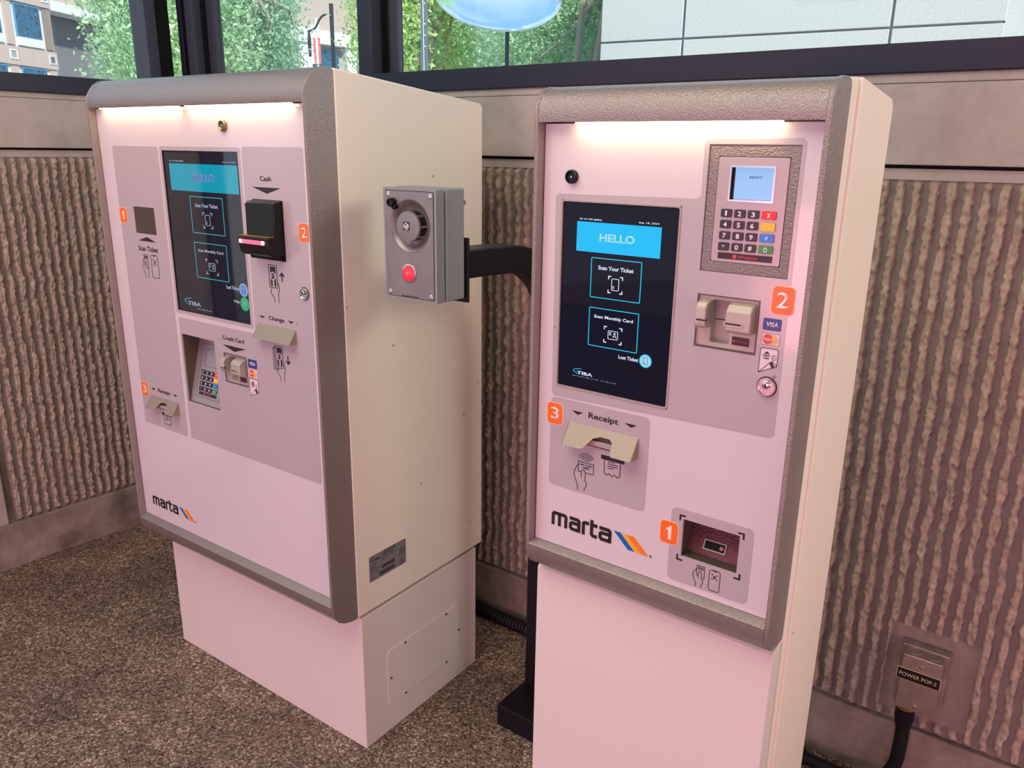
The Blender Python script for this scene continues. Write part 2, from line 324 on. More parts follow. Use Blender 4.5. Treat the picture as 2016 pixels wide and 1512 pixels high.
def text(parent, s, x0, x1, z0, z1, y, m, bold=0.0, name='lettering', tilt=None):
    """flat lettering fitted to a rectangle of the parent's x/z plane, facing -y"""
    c = bpy.data.curves.new('t', 'FONT'); c.body = s; c.size = 1; c.offset = bold; c.resolution_u = 3; c.space_character = 1.0
    o = bpy.data.objects.new('t', c); COL.objects.link(o)
    dg = bpy.context.evaluated_depsgraph_get(); me = bpy.data.meshes.new_from_object(o.evaluated_get(dg))
    bpy.data.objects.remove(o); bpy.data.curves.remove(c)
    n = len(me.vertices); co = np.empty(n * 3); me.vertices.foreach_get('co', co); co = co.reshape(-1, 3)
    a, b = co.min(0), co.max(0); X = x0 + (co[:, 0] - a[0]) / (b[0] - a[0]) * (x1 - x0); Z = z0 + (co[:, 1] - a[1]) / max(1e-6, b[1] - a[1]) * (z1 - z0)
    out = np.stack([X, np.full(n, y), Z], 1); me.vertices.foreach_set('co', out.ravel()); me.materials.append(m); me.name = name; me.update()
    t = bpy.data.objects.new(name, me); COL.objects.link(t); t.parent = parent
    sd = t.modifiers.new('thickness', 'SOLIDIFY'); sd.thickness = 0.0002; sd.offset = -1
    return t

# ------------------------------------------------------------------ room: walls in their own frames
WR = ((1.0, 1.4416, 0), R(-35.734)); WL = ((-1.0, 3.3011, 0), R(51.2216))
def vnoise(x, y, seed):
    """smooth value noise on arrays"""
    g = np.random.default_rng(seed).random((256, 256)); xi = np.floor(x).astype(int); yi = np.floor(y).astype(int); fx = x - xi; fy = y - yi
    fx = fx * fx * (3 - 2 * fx); fy = fy * fy * (3 - 2 * fy); a = g[xi % 256, yi % 256]; b = g[(xi + 1) % 256, yi % 256]; c = g[xi % 256, (yi + 1) % 256]; d = g[(xi + 1) % 256, (yi + 1) % 256]
    return (a * (1 - fx) + b * fx) * (1 - fy) + (c * (1 - fx) + d * fx) * fy
def ribbed(name, u0, u1, z0, z1, phase, seed, frame, patch=None):
    dx, dz = 0.0025, 0.0042; nu = int((u1 - u0) / dx) + 1; nz_ = int((z1 - z0) / dz) + 1
    U, Z = np.meshgrid(np.linspace(u0, u1, nu), np.linspace(z0, z1, nz_))
    wob = (vnoise(U * 6, Z * 25, seed) - 0.5) * 0.006
    per = 0.03; k = np.floor((U - phase) / per + 0.5); t = ((U + wob - phase) / per - k)
    halfw = 0.275 + 0.13 * (vnoise(k * 7.3, Z * 40, seed + 1) - 0.5) + 0.16 * (vnoise(k * 3.1 + 50 + np.sign(t) * 9.3, Z * 130, seed + 2) - 0.5)
    prof = np.clip((halfw - np.abs(t)) / 0.07, 0, 1); prof = prof * prof * (3 - 2 * prof)
    hgt = 0.0165 * (0.72 + 0.45 * (vnoise(k * 5.7, Z * 55, seed + 3) - 0.3) + 0.55 * (vnoise(U * 230, Z * 130, seed + 4) - 0.5) + 0.3 * (vnoise(k * 4.4, Z * 95 + U * 60, seed + 8) - 0.5))
    D = prof * hgt + 0.0022 * (vnoise(U * 160, Z * 70, seed + 5) - 0.5) + 0.0012 * (vnoise(U * 40, Z * 30 + U * 50, seed + 6) - 0.5)
    edge = np.clip(np.minimum((Z - z0) / 0.012, (z1 - Z) / 0.008), 0, 1); D *= edge
    if patch:
        a, b, c, d = patch; ins = (U > a) & (U < b) & (Z > c) & (Z < d); D = np.where(ins, -0.002 + 0.0012 * vnoise(U * 50, Z * 50, 3), D)
    V = 0.014 - D
    co = np.stack([U.ravel(), V.ravel(), Z.ravel()], 1); idx = np.arange(nu * nz_).reshape(nz_, nu)
    q = np.stack([idx[:-1, :-1].ravel(), idx[:-1, 1:].ravel(), idx[1:, 1:].ravel(), idx[1:, :-1].ravel()], 1)
    me = bpy.data.meshes.new(name); me.vertices.add(len(co)); me.vertices.foreach_set('co', co.ravel()); me.loops.add(q.size); me.loops.foreach_set('vertex_index', q.ravel())
    me.polygons.add(len(q)); me.polygons.foreach_set('loop_start', np.arange(0, q.size, 4)); me.polygons.foreach_set('loop_total', np.full(len(q), 4)); me.update(calc_edges=True)
    at = me.attributes.new('fractured', 'FLOAT', 'POINT'); fr_ = prof * edge
    if patch: fr_ = np.where(ins, 0.25, fr_)
    at.data.foreach_set('value', fr_.ravel())
    me.polygons.foreach_set('use_smooth', np.ones(len(q), bool)); me.materials.append(rib_m)
    o = bpy.data.objects.new(name, me); COL.objects.link(o); return o

def wall(name, frame, u0, u1, rib0, rib1, phase, seed, patch=None):
    w_ = MB().box(u0, u1, 0.03, 0.22, -0.02, 1.40).build(name, ledge_m); struct(w_, *frame)
    r_ = ribbed('ribbed_panel', rib0, rib1, 0.157, 1.356, phase, seed, frame, patch); r_.parent = w_; r_['kind'] = 'stuff'
    MB().box(u0, u1, -0.004, 0.20, -0.02, 0.157).build('curb', curb_m, w_, bevel=0.004)
    MB().box(u0, u1, 0.010, 0.10, 1.355, 1.3765).build('smooth_band', ledge_m, w_)
    MB().box(u0, u1, 0.028, 0.10, 1.3765, 1.3835).build('shadow_gap', gap_black, w_)
    MB().box(u0, u1, -0.006, 0.20, 1.3835, 1.533).build('ledge', ledge_m, w_, bevel=0.002)
    MB().box(u0, u1, -0.003, 0.20, 1.534, 1.5515).build('mortar_strip', ledge_m, w_, bevel=0.002)
    return w_
wr = wall('wall_right', WR, -2.74, 1.4, -2.735, 0.75, -0.3267, 11, (-0.178, -0.004, 0.185, 0.402))
MB().box(0.75, 1.4, 0.004, 0.1, 0.157, 1.355).build('smooth_panel', ledge_m, wr)
wl = wall('wall_left', WL, -1.95, -0.33, -1.092, -0.335, -1.0724, 23)
MB().box(-1.95, -1.112, -0.004, 0.1, 0.157, 1.372).build('smooth_panel', ledge_m, wl, bevel=0.004)
MB().box(-1.115, -1.088, 0.012, 0.1, 0.157, 1.356).build('joint', curb_m, wl)

fl = MB(); fl.box(-7, 7, -8, 5, -0.06, 0.0); f_ = fl.build('floor', floor_m); f_['kind'] = 'structure'
ce = MB().box(-2.74, 5.5, -7.5, 0.35, 2.95, 3.1).build('ceiling', ceil_m); struct(ce, *WR)
for k in range(5): MB().box(-2.7, 5.4, -6.6 + 1.35 * k, -6.5 + 1.35 * k, 2.78, 2.95).build('beam', frame_dark, ce)

# windows
def windows():
    w1 = MB().box(-2.74, 1.4, -0.012, 0.10, 1.5515, 1.6055).build('window_1', frame_dark, bevel=0.002); struct(w1, *WR)
    MB().box(-2.74, 1.4, 0.0, 0.10, 2.80, 2.95).build('head_rail', frame_dark, w1)
    MB().box(-2.55, -1.785, 0.045, 0.051, 1.6055, 2.80).build('pane', glass_m, w1)
    MB().box(-1.69, 1.4, 0.045, 0.051, 1.6055, 2.80).build('pane', glass_m, w1)
    for a, b, c, d, m_ in ((-1.80, -1.75, -0.004, 0.042, frame_dark), (-1.752, -1.749, 0.0, 0.041, frame_lite), (-1.79, -1.755, 0.042, 0.10, gap_black), (-1.745, -1.718, 0.06, 0.10, gap_black), (-1.718, -1.684, 0.042, 0.058, frame_lite),  # thin lighter skin paints the light falling on the tube's right face
                           (-2.592, -2.545, 0.042, 0.058, frame_lite), (-2.735, -2.588, 0.062, 0.10, gap_black), (-2.650, -2.605, -0.004, 0.030, frame_lite), (-2.70, -2.675, -0.002, 0.03, frame_dark)):
        MB().box(a, b, c, d, 1.6, 2.80).build('mullion', m_, w1, bevel=0.0015)
    w2 = MB().box(-1.95, -0.33, -0.012, 0.10, 1.5515, 1.6055).build('window_2', frame_dark, bevel=0.002); struct(w2, *WL)
    MB().box(-1.95, -0.33, 0.0, 0.10, 2.80, 2.95).build('head_rail', frame_dark, w2)
    MB().box(-1.95, -0.44, 0.045, 0.051, 1.6055, 2.80).build('pane', glass_m, w2)
    MB().box(-0.445, -0.405, 0.0, 0.10, 1.6, 2.80).build('mullion', frame_lite, w2, bevel=0.0015)
    MB().box(-0.405, -0.33, 0.05, 0.10, 1.6, 2.80).build('mullion', gap_black, w2)
    MB().box(-2.05, -1.95, -0.02, 0.12, 0.0, 2.95).build('post', frame_dark, w2)
windows()

# ------------------------------------------------------------------ kiosk components (local x = width, y = depth, z = up; front faces -y)
def bezel(root, side, W_, zt_lip, zb_panel, zb_lip, topprof, botprof, m):
    """side: closed (y,z) profile of the side cheek"""
    for x0, x1 in ((-0.006, 0.0), (W_ - 0.006, W_)):
        MB().prism(side, x0, x1).build('side_cheek', m, root, bevel=0.0012, seg=2, smooth=True)
    MB().prism(topprof, 0.0, W_ - 0.006).build('top_hood', m, root, smooth=True)
    MB().prism(botprof, 0.0, W_ - 0.006).build('bottom_lip', m, root, smooth=True)
def sticker(root, num, x0, x1, z0, z1, y=-0.0004):
    s = MB(); s.plate([rr(x0 - 0.0012, x1 + 0.0012, z0 - 0.0012, z1 + 0.0012, 0.006)], y, 0.0002, 1); s.plate([rr(x0, x1, z0, z1, 0.0055)], y - 0.0003, y, 0)
    o = s.build('number_sticker', [orange, pale_edge], root); w_ = x1 - x0; h = z1 - z0; f = 0.34 if num == '1' else 0.22
    if num == '1':
        q = lambda a, b: (x0 + w_ * a, z0 + h * b)
        MB().plate([[q(0.46, 0.20), q(0.64, 0.20), q(0.64, 0.82), q(0.52, 0.82), q(0.47, 0.73), q(0.33, 0.70), q(0.33, 0.60), q(0.46, 0.60)]], y - 0.0006, y - 0.0003).build('numeral', pale_white, o); return
    text(o, num, x0 + w_ * f, x1 - w_ * f, z0 + h * 0.22, z1 - h * 0.20, y - 0.0006, pale_white, 0.012, 'numeral')
pale_white = mat('pale numeral', (0.90, 0.80, 0.80), 0.4)
def tri(root, pts, y=-0.0008, name='arrow_mark'): MB().plate([pts], y, -0.0002).build(name, ink, root)
def lines(root, name, strokes, wd, y=-0.0008, m=None, closed=False):
    s = MB()
    for st in strokes:
        cl = len(st) > 2 and st[0] == st[-1]; s.stroke(st[:-1] if cl else st, wd, y, y + 0.0004, cl)
    return s.build(name, m or ink, root)
def crv(pts, n=6):
    """catmull-rom through points"""
    P_ = [Vector(p) for p in pts]; out = []
    for i in range(len(P_) - 1):
        a = P_[max(i - 1, 0)]; b = P_[i]; c = P_[i + 1]; d = P_[min(i + 2, len(P_) - 1)]
        for k in range(n):
            t = k / n; out.append(tuple(0.5 * ((2 * b) + (c - a) * t + (2 * a - 5 * b + 4 * c - d) * t * t + (-a + 3 * b - 3 * c + d) * t ** 3)))
    out.append(tuple(P_[-1])); return out
def T(pts, x0, z0, sx, sz): return [(x0 + x * sx, z0 + z * sz) for x, z in pts]
def hand_ticket(root, x0, x1, z0, z1, wd):
    """hand holding a barcoded ticket, drawn in a 0..1 box"""
    sx, sz = x1 - x0, z1 - z0; f = lambda p_: T(p_, x0, z0, sx, sz)
    st = [f([(0.32, 0.98), (0.95, 0.98), (0.98, 0.45), (0.80, 0.45)]), f([(0.32, 0.98), (0.30, 0.55), (0.48, 0.52)]),
          f(crv([(0.30, 0.82), (0.02, 0.58), (0.10, 0.35), (0.28, 0.18), (0.30, 0.0)])), f(crv([(0.48, 0.40), (0.46, 0.62), (0.58, 0.72), (0.74, 0.62), (0.76, 0.42), (0.90, 0.30), (0.80, 0.15), (0.78, 0.0)]))]
    for k in range(5): st.append(f([(0.44 + 0.1 * k, 0.93), (0.44 + 0.1 * k, 0.80)]))
    lines(root, 'hand_icon', st, wd)
def phone_icon(root, x0, x1, z0, z1, wd):
    sx, sz = x1 - x0, z1 - z0; l = rr(x0, x1, z0, z1, 0.0035); st = [l + [l[0]]]
    cx = (x0 + x1) / 2; cz = z0 + sz * 0.68; k = sx * 0.24
    for a in (-1, 1):
        for b in (-1, 1): st.append([(cx + a * k, cz + b * k * 0.55), (cx + a * k, cz + b * k), (cx + a * k * 0.55, cz + b * k)])
    o = lines(root, 'phone_icon', st, wd)
    s = MB(); s.plate([rect(cx - sx * 0.17, cx + sx * 0.17, z1 - sz * 0.045, z1)], -0.0008, -0.0003)
    for i in range(3): s.plate([rect(cx - k * 0.55, cx + k * 0.55, cz - k * 0.5 + i * k * 0.38, cz - k * 0.5 + i * k * 0.38 + k * 0.2)], -0.0008, -0.0003)
    s.build('phone_mark', ink, root)
def receipt_icon(root, x0, x1, z0, z1, wd, bar=True):
    sx, sz = x1 - x0, z1 - z0; f = lambda p_: T(p_, x0, z0, sx, sz)
    st = [f([(0.16, 0.88), (0.16, 0.10), (0.27, 0.0), (0.38, 0.12), (0.50, 0.0), (0.62, 0.12), (0.74, 0.0), (0.84, 0.12), (0.84, 0.88)])]
    for k, e in enumerate((0.6, 0.72, 0.72, 0.55)): st.append(f([(0.30, 0.72 - 0.11 * k), (e, 0.72 - 0.11 * k)]))
    lines(root, 'receipt_icon', st, wd)
    MB().plate([rr(x0, x1, z1 - sz * 0.22, z1, sz * 0.05)], -0.0007, -0.0002).build('slot_mark', ink, root)
def bill_icon(root, x0, x1, z0, z1, up, wd, stack=False):
    sx, sz = x1 - x0, z1 - z0; l = rect(x0, x1, z0, z1)
    st = [l + [l[0]]]; cx = (x0 + x1) / 2; cz = z0 + sz * 0.52
    if stack:
        for k in (1, 2): d = 0.0042 * k; e = 0.0030 * k; st.append([(x0, z1 - e), (x0 - d, z1 - e), (x0 - d, z0 - e), (x1 - 0.010 * k, z0 - e)])
    st.append(crv([(x0 + sx * 0.25, z0 - 0.002), (x0 + sx * 0.1, z0 - 0.012), (x0 + sx * 0.45, z0 - 0.020), (x0 + sx * 0.5, z0 - 0.030)]))
    st.append(crv([(x1 - 0.001, z0 + sz * 0.35), (x1 + 0.005, z0 + sz * 0.02), (x1 + 0.001, z0 - 0.013), (x1 + 0.001, z0 - 0.030)]))
    lines(root, 'bill_icon', st, wd)
    s = MB(); s.plate([rect(x0 + sx * 0.17, x1 - sx * 0.17, cz + sz * 0.10, z1 - sz * 0.07)], -0.0007, -0.0002)
    s.plate([rect(x0 + sx * 0.17, x0 + sx * 0.38, z0 + sz * 0.06, cz - sz * 0.1)], -0.0007, -0.0002); s.plate([rect(x1 - sx * 0.38, x1 - sx * 0.17, z0 + sz * 0.06, cz - sz * 0.1)], -0.0007, -0.0002)
    s.build('bill_print', ink, root)
    MB().plate([circ(cx, cz, sx * 0.36)], -0.0009, -0.0003).build('bill_disc', zone_grey, root)
    text(root, '$', cx - sx * 0.20, cx + sx * 0.20, cz - sz * 0.13, cz + sz * 0.13, -0.0012, ink, 0.02)
    ax = x1 + 0.0155; az0, az1 = (z0 + sz * 0.32, z0 + sz * 0.70) if up else (z0 + sz * 0.26, z0 + sz * 0.64); d = 1 if up else -1
    tip = az1 if up else az0; h = 0.0058
    lines(root, 'arrow_icon', [[(ax, az0), (ax, az1)], [(ax - 0.007, tip - d * 0.007), (ax, tip), (ax + 0.007, tip - d * 0.007)]], 0.0028)
def marta(root, x0, x1, z0, z1, sx0):
    """rounded block letters and three slanted stripes"""
    h = z1 - z0; k = (x1 - x0) / 0.107; w_ = 0.0054 * k; e = w_ / 2; s = MB()
    X = lambda a: x0 + (a - 0.0312) * k; t_ = z1 - e; b_ = z0 + e
    def st(p_): s.stroke(p_, w_, -0.0007, -0.0002)
    m0, m1 = X(0.0315) + e, X(0.0604) - e; c = 0.0022 * k
    st([(m0, z0), (m0, t_ - c), (m0 + c, t_), (m1 - c, t_), (m1, t_ - c), (m1, z0)]); mm = (m0 + m1) / 2; st([(mm, z0), (mm, t_)])
    for a0, a1 in ((0.0635, 0.0841), (0.1162, 0.1382)):
        p0, p1 = X(a0) + e, X(a1) - e; mid = z0 + h * 0.56
        st([(p0 - e + 0.001 * k, t_), (p1 - c, t_), (p1, t_ - c), (p1, z0)]); st([(p1, b_), (p0 + c, b_), (p0, b_ + c), (p0, mid - c), (p0 + c, mid), (p1, mid)])
    r0 = X(0.0866) + e; st([(r0, z0), (r0, t_ - c), (r0 + c, t_), (X(0.0992), t_)])
    t0 = X(0.1012) + e; st([(t0, z1 + h * 0.22), (t0, b_ + c), (t0 + c, b_), (X(0.1136), b_)]); st([(t0, t_), (X(0.1136), t_)])
    s.build('marta_lettering', ink, root)
    wd = 0.0334 * k; sh = 0.0245 * k
    for i, (m_, a, b) in enumerate(((m_blue, 0.0, 0.34), (m_yel, 0.34, 0.64), (m_org, 0.64, 1.0))):
        MB().plate([[(sx0 + sh + wd * a, z0), (sx0 + sh + wd * b, z0), (sx0 + wd * b, z1), (sx0 + wd * a, z1)]], -0.0007, -0.0002).build('logo_stripe', m_, root)
    rx = sx0 + sh + wd + 0.0035 * k; l = circ(rx, z0 + 0.0012, 0.0016 * k, 12); lines(root, 'registered_mark', [l + [l[0]]], 0.0006)
def cards(root, x0, x1, zv, zm, zc):
    """three printed acceptance marks: zv, zm, zc = (bottom, top)"""
    o = MB().plate([rr(x0, x1, *zv, 0.0018)], -0.0006, -0.0001).build('visa_mark', visa_blue, root); w_ = x1 - x0; h = zv[1] - zv[0]
    text(o, 'VISA', x0 + w_ * 0.18, x1 - w_ * 0.15, zv[0] + h * 0.30, zv[1] - h * 0.30, -0.0009, white_pr, 0.02)
    h = zm[1] - zm[0]; s = MB(); s.plate([rr(x0, x1, *zm, 0.0018)], -0.0004, -0.0001, 3); s.plate([rr(x0 + 0.0005, x1 - 0.0005, zm[0] + 0.0005, zm[1] - 0.0005, 0.0015)], -0.0006, -0.0004, 0)
    cz = (zm[0] + zm[1]) / 2; s.plate([circ(x0 + w_ * 0.64, cz, h * 0.42)], -0.0008, -0.0006, 2); s.plate([circ(x0 + w_ * 0.34, cz, h * 0.42)], -0.0010, -0.0008, 1)
    o = s.build('mastercard_mark', [card_white, mc_red, mc_yel, visa_blue], root); text(o, 'MasterCard', x0 + w_ * 0.08, x1 - w_ * 0.08, cz - h * 0.13, cz + h * 0.17, -0.0013, white_pr, 0.01)
    a, b = zc; h = b - a
    pts = [(x0 + 0.0003, a), (x0 + 0.0003, b - 0.002), (x0 + 0.002, b), (x1 - 0.002, b), (x1 - 0.0002, b - 0.002), (x1 - 0.0002, a + h * 0.33), (x0 + w_ * 0.75, a + h * 0.52), (x0 + w_ * 0.62, a + h * 0.46)]
    s = MB(); s.plate([[pts[0], (x1 - 0.0002, a + h * 0.33), pts[4], pts[3], pts[2], pts[1]]], -0.0004, -0.0001, 0); o = s.build('credit_card_icon', card_white, root)
    lines(o, 'card_outline', [[pts[0], pts[1], pts[2], pts[3], pts[4], pts[5], pts[0]], [pts[0], pts[7], pts[6], pts[5]]], 0.0007, -0.0007)
    MB().plate([[(x0 + w_ * 0.55, a + h * 0.44), (x0 + w_ * 0.72, a + h * 0.50), (x0 + w_ * 0.90, a + h * 0.27), (x0 + w_ * 0.74, a + h * 0.21)]], -0.0008, -0.0003).build('stripe', ink, o)
    MB().plate([[(x0 + w_ * 0.22, b - h * 0.22), (x0 + w_ * 0.55, b - h * 0.22), (x0 + w_ * 0.38, b - h * 0.12)]], -0.0008, -0.0003).build('arrow_mark', ink, o)
    text(o, 'CREDIT', x0 + w_ * 0.16, x0 + w_ * 0.58, b - h * 0.33, b - h * 0.25, -0.0008, ink, 0.015); text(o, 'CARD', x0 + w_ * 0.20, x0 + w_ * 0.54, b - h * 0.44, b - h * 0.36, -0.0008, ink, 0.015)
    l = rr(x0 + w_ * 0.68, x0 + w_ * 0.90, b - h * 0.43, b - h * 0.26, 0.001, 2); lines(o, 'chip_outline', [l + [l[0]], [(l[0][0] - w_ * 0.1, b - h * 0.43), (l[0][0] - w_ * 0.1, b - h * 0.26)]], 0.0005, -0.0007)
def lock(root, cx, cz, r, m1=chrome):
    o = MB().lathe([(r, 0.0), (r, -0.003), (r * 0.9, -0.005), (r * 0.82, -0.005), (r * 0.80, -0.003), (0.0005, -0.003)], (cx, 0, cz), 32).build('lock', m1, root, smooth=True)
    MB().lathe([(r * 0.42, -0.003), (r * 0.42, -0.0065), (r * 0.30, -0.0075), (0.0003, -0.0075)], (cx + r * 0.05, 0, cz + r * 0.28), 24).build('lock_core', m1, o, smooth=True)
    MB().box(cx - r * 0.02, cx + r * 0.12, -0.0085, -0.0074, cz + r * 0.10, cz + r * 0.45).build('keyhole', ink, o)
    MB().lathe([(r * 1.12, 0.0), (r * 1.08, -0.0012), (r, -0.0012)], (cx, 0, cz), 32).build('lock_ring', ink, o)
def bolt(root, cx, cz, r, m1=black_pl, name='camera_bolt'):
    o = MB().lathe([(r, 0.0), (r, -0.0055), (r * 0.88, -0.0070), (r * 0.76, -0.0070), (r * 0.60, -0.0035), (0.0003, -0.0035)], (cx, 0, cz), 28).build(name, m1, root, smooth=True)
    MB().lathe([(r * 0.16, -0.0035), (r * 0.14, -0.0045), (0.0002, -0.0045)], (cx, 0, cz), 12).build('lens', chrome, o)
def hood(root, x0, x1, zt, zb, ztip, cut=None, d=0.021):
    s = MB(); t = 0.0018
    # sloped front skin with an optional rounded finger cut-out at the lower edge
    if cut:
        c0, c1, cz = cut; q = [(x0, ztip), (x0, zt), (x1, zt), (x1, ztip), (c1 + 0.004, ztip), (c1, ztip + 0.006), (c1 - 0.001, cz - 0.004), (c1 - 0.006, cz), (c0 + 0.012, cz), (c0 + 0.002, cz - 0.004), (c0 - 0.008, ztip + 0.003), (c0 - 0.014, ztip)]
    else: q = [(x0, ztip), (x0, zt), (x1, zt), (x1, ztip)]
    q = q[::-1]
    def Y(z): return -d * (zt - z) / (zt - ztip)
    n = len(q); tr = tessellate_polygon([[Vector((x, z, 0)) for x, z in q]])
    vs = [(x, Y(z), z) for x, z in q] + [(x, Y(z) + t, z - t * 0.3) for x, z in q]
    s.add(vs, [tuple(a) for a in tr] + [tuple(i + n for i in a[::-1]) for a in tr] + [(i, (i + 1) % n, (i + 1) % n + n, i + n) for i in range(n)])
    for xa, xb in ((x0, x0 + t), (x1 - t, x1)): s.prism([(0, zt), (-d, ztip), (0, zb)], xa, xb)
    o = s.build('slot_hood', hood_m, root, smooth=False, bevel=0.0004)
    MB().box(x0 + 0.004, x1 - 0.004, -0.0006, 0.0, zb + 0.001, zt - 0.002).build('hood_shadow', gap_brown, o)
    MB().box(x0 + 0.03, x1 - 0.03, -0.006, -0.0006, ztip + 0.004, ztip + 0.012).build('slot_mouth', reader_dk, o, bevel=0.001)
    return o
def card_reader(root, x0, z0):
    """insert reader, 0.078 x 0.0643, sitting in its panel opening"""
    x1, z1 = x0 + 0.078, z0 + 0.0643
    o = MB().plate([rect(x0, x1, z0, z1), rr(x0 + 0.0175, x0 + 0.0435, z0 + 0.005, z1 - 0.004, 0.003)[::-1]], 0.003, 0.016).build('card_reader', reader_m, root)
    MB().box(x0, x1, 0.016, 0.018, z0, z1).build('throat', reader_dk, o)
    MB().box(x0 + 0.0175, x0 + 0.0435, 0.0158, 0.017, z0 + 0.0325, z0 + 0.0338).build('slot', ink, o)
    b1 = MB().prism([(0.003, z0 + 0.0235), (-0.013, z0 + 0.025), (-0.0165, z0 + 0.028), (-0.0165, z0 + 0.050), (-0.011, z0 + 0.0575), (0.003, z0 + 0.0595)], x0 + 0.0030, x0 + 0.0175).build('reader_jaw', reader_m, o, bevel=0.0018, seg=3, smooth=True)
    b2 = MB().prism([(0.003, z0 + 0.0225), (-0.013, z0 + 0.024), (-0.017, z0 + 0.027), (-0.017, z0 + 0.051), (-0.010, z0 + 0.0585), (0.003, z0 + 0.0605)], x0 + 0.0435, x0 + 0.0755).build('reader_jaw', reader_m, o, bevel=0.0018, seg=3, smooth=True)
    for a, b in ((x0 + 0.0045, x0 + 0.0185), (x0 + 0.0425, x0 + 0.0665)):
        MB().plate([rr(a, b, z0 + 0.0325, z0 + 0.0395, 0.003), rr(a + 0.0018, b - 0.0018 if a > x0 + 0.03 else b + 0.0, z0 + 0.0348, z0 + 0.0372, 0.001)[::-1]], -0.0182, -0.016).build('slot_rim', reader_m, o)
    MB().box(x0 + 0.0063, x0 + 0.0186, -0.0172, -0.012, z0 + 0.0348, z0 + 0.0372).build('slot', ink, o)
    MB().box(x0 + 0.0443, x0 + 0.0647, -0.0172, -0.012, z0 + 0.0348, z0 + 0.0372).build('slot', ink, o)
    MB().plate([rect(x0 + 0.0505, x0 + 0.0655, z1 - 0.0085, z1 - 0.0045)], 0.0022, 0.003).build('label_plate', ink, o)
    text(o, '19150', x0 + 0.0535, x0 + 0.0625, z1 - 0.0076, z1 - 0.0056, 0.0018, reader_dk)
    MB().plate([rect(x0 + 0.0475, x0 + 0.0695, z0 + 0.006, z0 + 0.0165)], 0.0022, 0.003).build('label_plate', ink, o)
    text(o, 'Windcave', x0 + 0.0525, x0 + 0.0685, z0 + 0.0098, z0 + 0.0128, 0.0018, wc_red, 0.01)
    MB().plate([circ(x0 + 0.0503, z0 + 0.0113, 0.0015, 12)], 0.0018, 0.0022).build('brand_dot', wc_red, o)
    return o
KEYS = [('1', '2', '3', 'X'), ('4', '5', '6', ''), ('7', '8', '9', '?'), ('*', '0', '#', 'O')]
def pin_pad(parent, lcd_mat, show_ready=True):
    """face 0.086 x 0.125 in x,z from 0,0; front plane at y=0"""
    o = MB().plate([rr(0, 0.0856, 0, 0.1242, 0.002), rect(0.0165, 0.0692, 0.0742, 0.1132)[::-1]], 0.0, 0.006).build('pin_pad', pad_face, parent, bevel=0.0006)
    MB().plate([rect(0.0150, 0.0706, 0.0727, 0.1147), rect(0.0172, 0.0686, 0.0750, 0.1125)[::-1]], -0.0006, 0.003).build('display_rim', chrome, o)
    MB().box(0.0165, 0.0692, 0.005, 0.0058, 0.0742, 0.1132).build('display_mask', black_pl, o)
    MB().box(0.0205, 0.0692, 0.0035, 0.0050, 0.0752, 0.1128).build('lcd_screen', lcd_mat, o)
    if show_ready: text(o, 'READY', 0.0385, 0.0538, 0.1000, 0.1028, 0.0032, visa_blue, 0.01)
    for r_ in range(4):
        zt = 0.0636 - r_ * 0.01335
        for c_ in range(4):
            x0 = (0.0087, 0.0256, 0.0424, 0.0594)[c_]; x1 = x0 + (0.0135 if c_ < 3 else 0.0172); ch = KEYS[r_][c_]
            km = black_key if c_ < 3 else (key_red, key_yel, key_blu, key_grn)[r_]
            k = MB().plate([rr(x0, x1, zt - 0.0097, zt, 0.0015, 3)], -0.0022, 0.001).build('key', km, o, bevel=0.0004)
            pm = white_pr if c_ < 3 else pale_white
            if c_ == 3 and r_ == 2: pm = ui_line
            if ch:
                cx = (x0 + x1) / 2; hw = 0.0012 if ch == '1' else (0.0022 if ch != '*' else 0.002); hz = 0.0029 if ch not in '*?' else 0.0021
                # numeral merged into its key so that it stays a part of the key
                t = text(None, ch, cx - hw, cx + hw, zt - 0.00485 - hz, zt - 0.00485 + hz, -0.0024, pm, 0.025, 'numeral'); merge(k, t)
    b = MB().plate([rect(0.0088, 0.0768, 0.0036, 0.0112)], -0.0006, 0.001).build('name_bar', ink, o)
    t = text(None, 'Windcave', 0.0350, 0.0588, 0.0056, 0.0091, -0.0009, wc_red, 0.01); merge(b, t)
    t = MB().plate([circ(0.0305, 0.0073, 0.0026, 16)], -0.0010, -0.0006).build('d', wc_red); merge(b, t)
    return o
def merge(dst, src):
    """append src mesh to dst mesh (both in the same frame)"""
    a, b = dst.data, src.data; n = len(a.vertices); mi = len(a.materials)
    vs = [tuple(v.co) for v in a.vertices] + [tuple(v.co) for v in b.vertices]; fs = [tuple(p_.vertices) for p_ in a.polygons] + [tuple(i + n for i in p_.vertices) for p_ in b.polygons]
    mt = [p_.material_index for p_ in a.polygons] + [mi] * len(b.polygons); me = bpy.data.meshes.new(a.name); me.from_pydata(vs, [], fs)
    for m_ in a.materials: me.materials.append(m_)
    me.materials.append(b.materials[0]); me.polygons.foreach_set('material_index', mt); me.update(); dst.data = me; bpy.data.objects.remove(src)
def tiba(o, x0, x1, z0, z1, y, m, m2):
    h = z1 - z0; text(o, 'TIBA', x0 + (x1 - x0) * 0.2, x1, z0, z0 + h * 0.55, y, m, 0.02)
    lines(o, 'swoosh', [crv([(x0 + (x1 - x0) * 0.42, z1), (x0 + (x1 - x0) * 0.08, z0 + h * 0.8), (x0, z0 + h * 0.45), (x0 + (x1 - x0) * 0.28, z0)])], h * 0.09, y, m2)
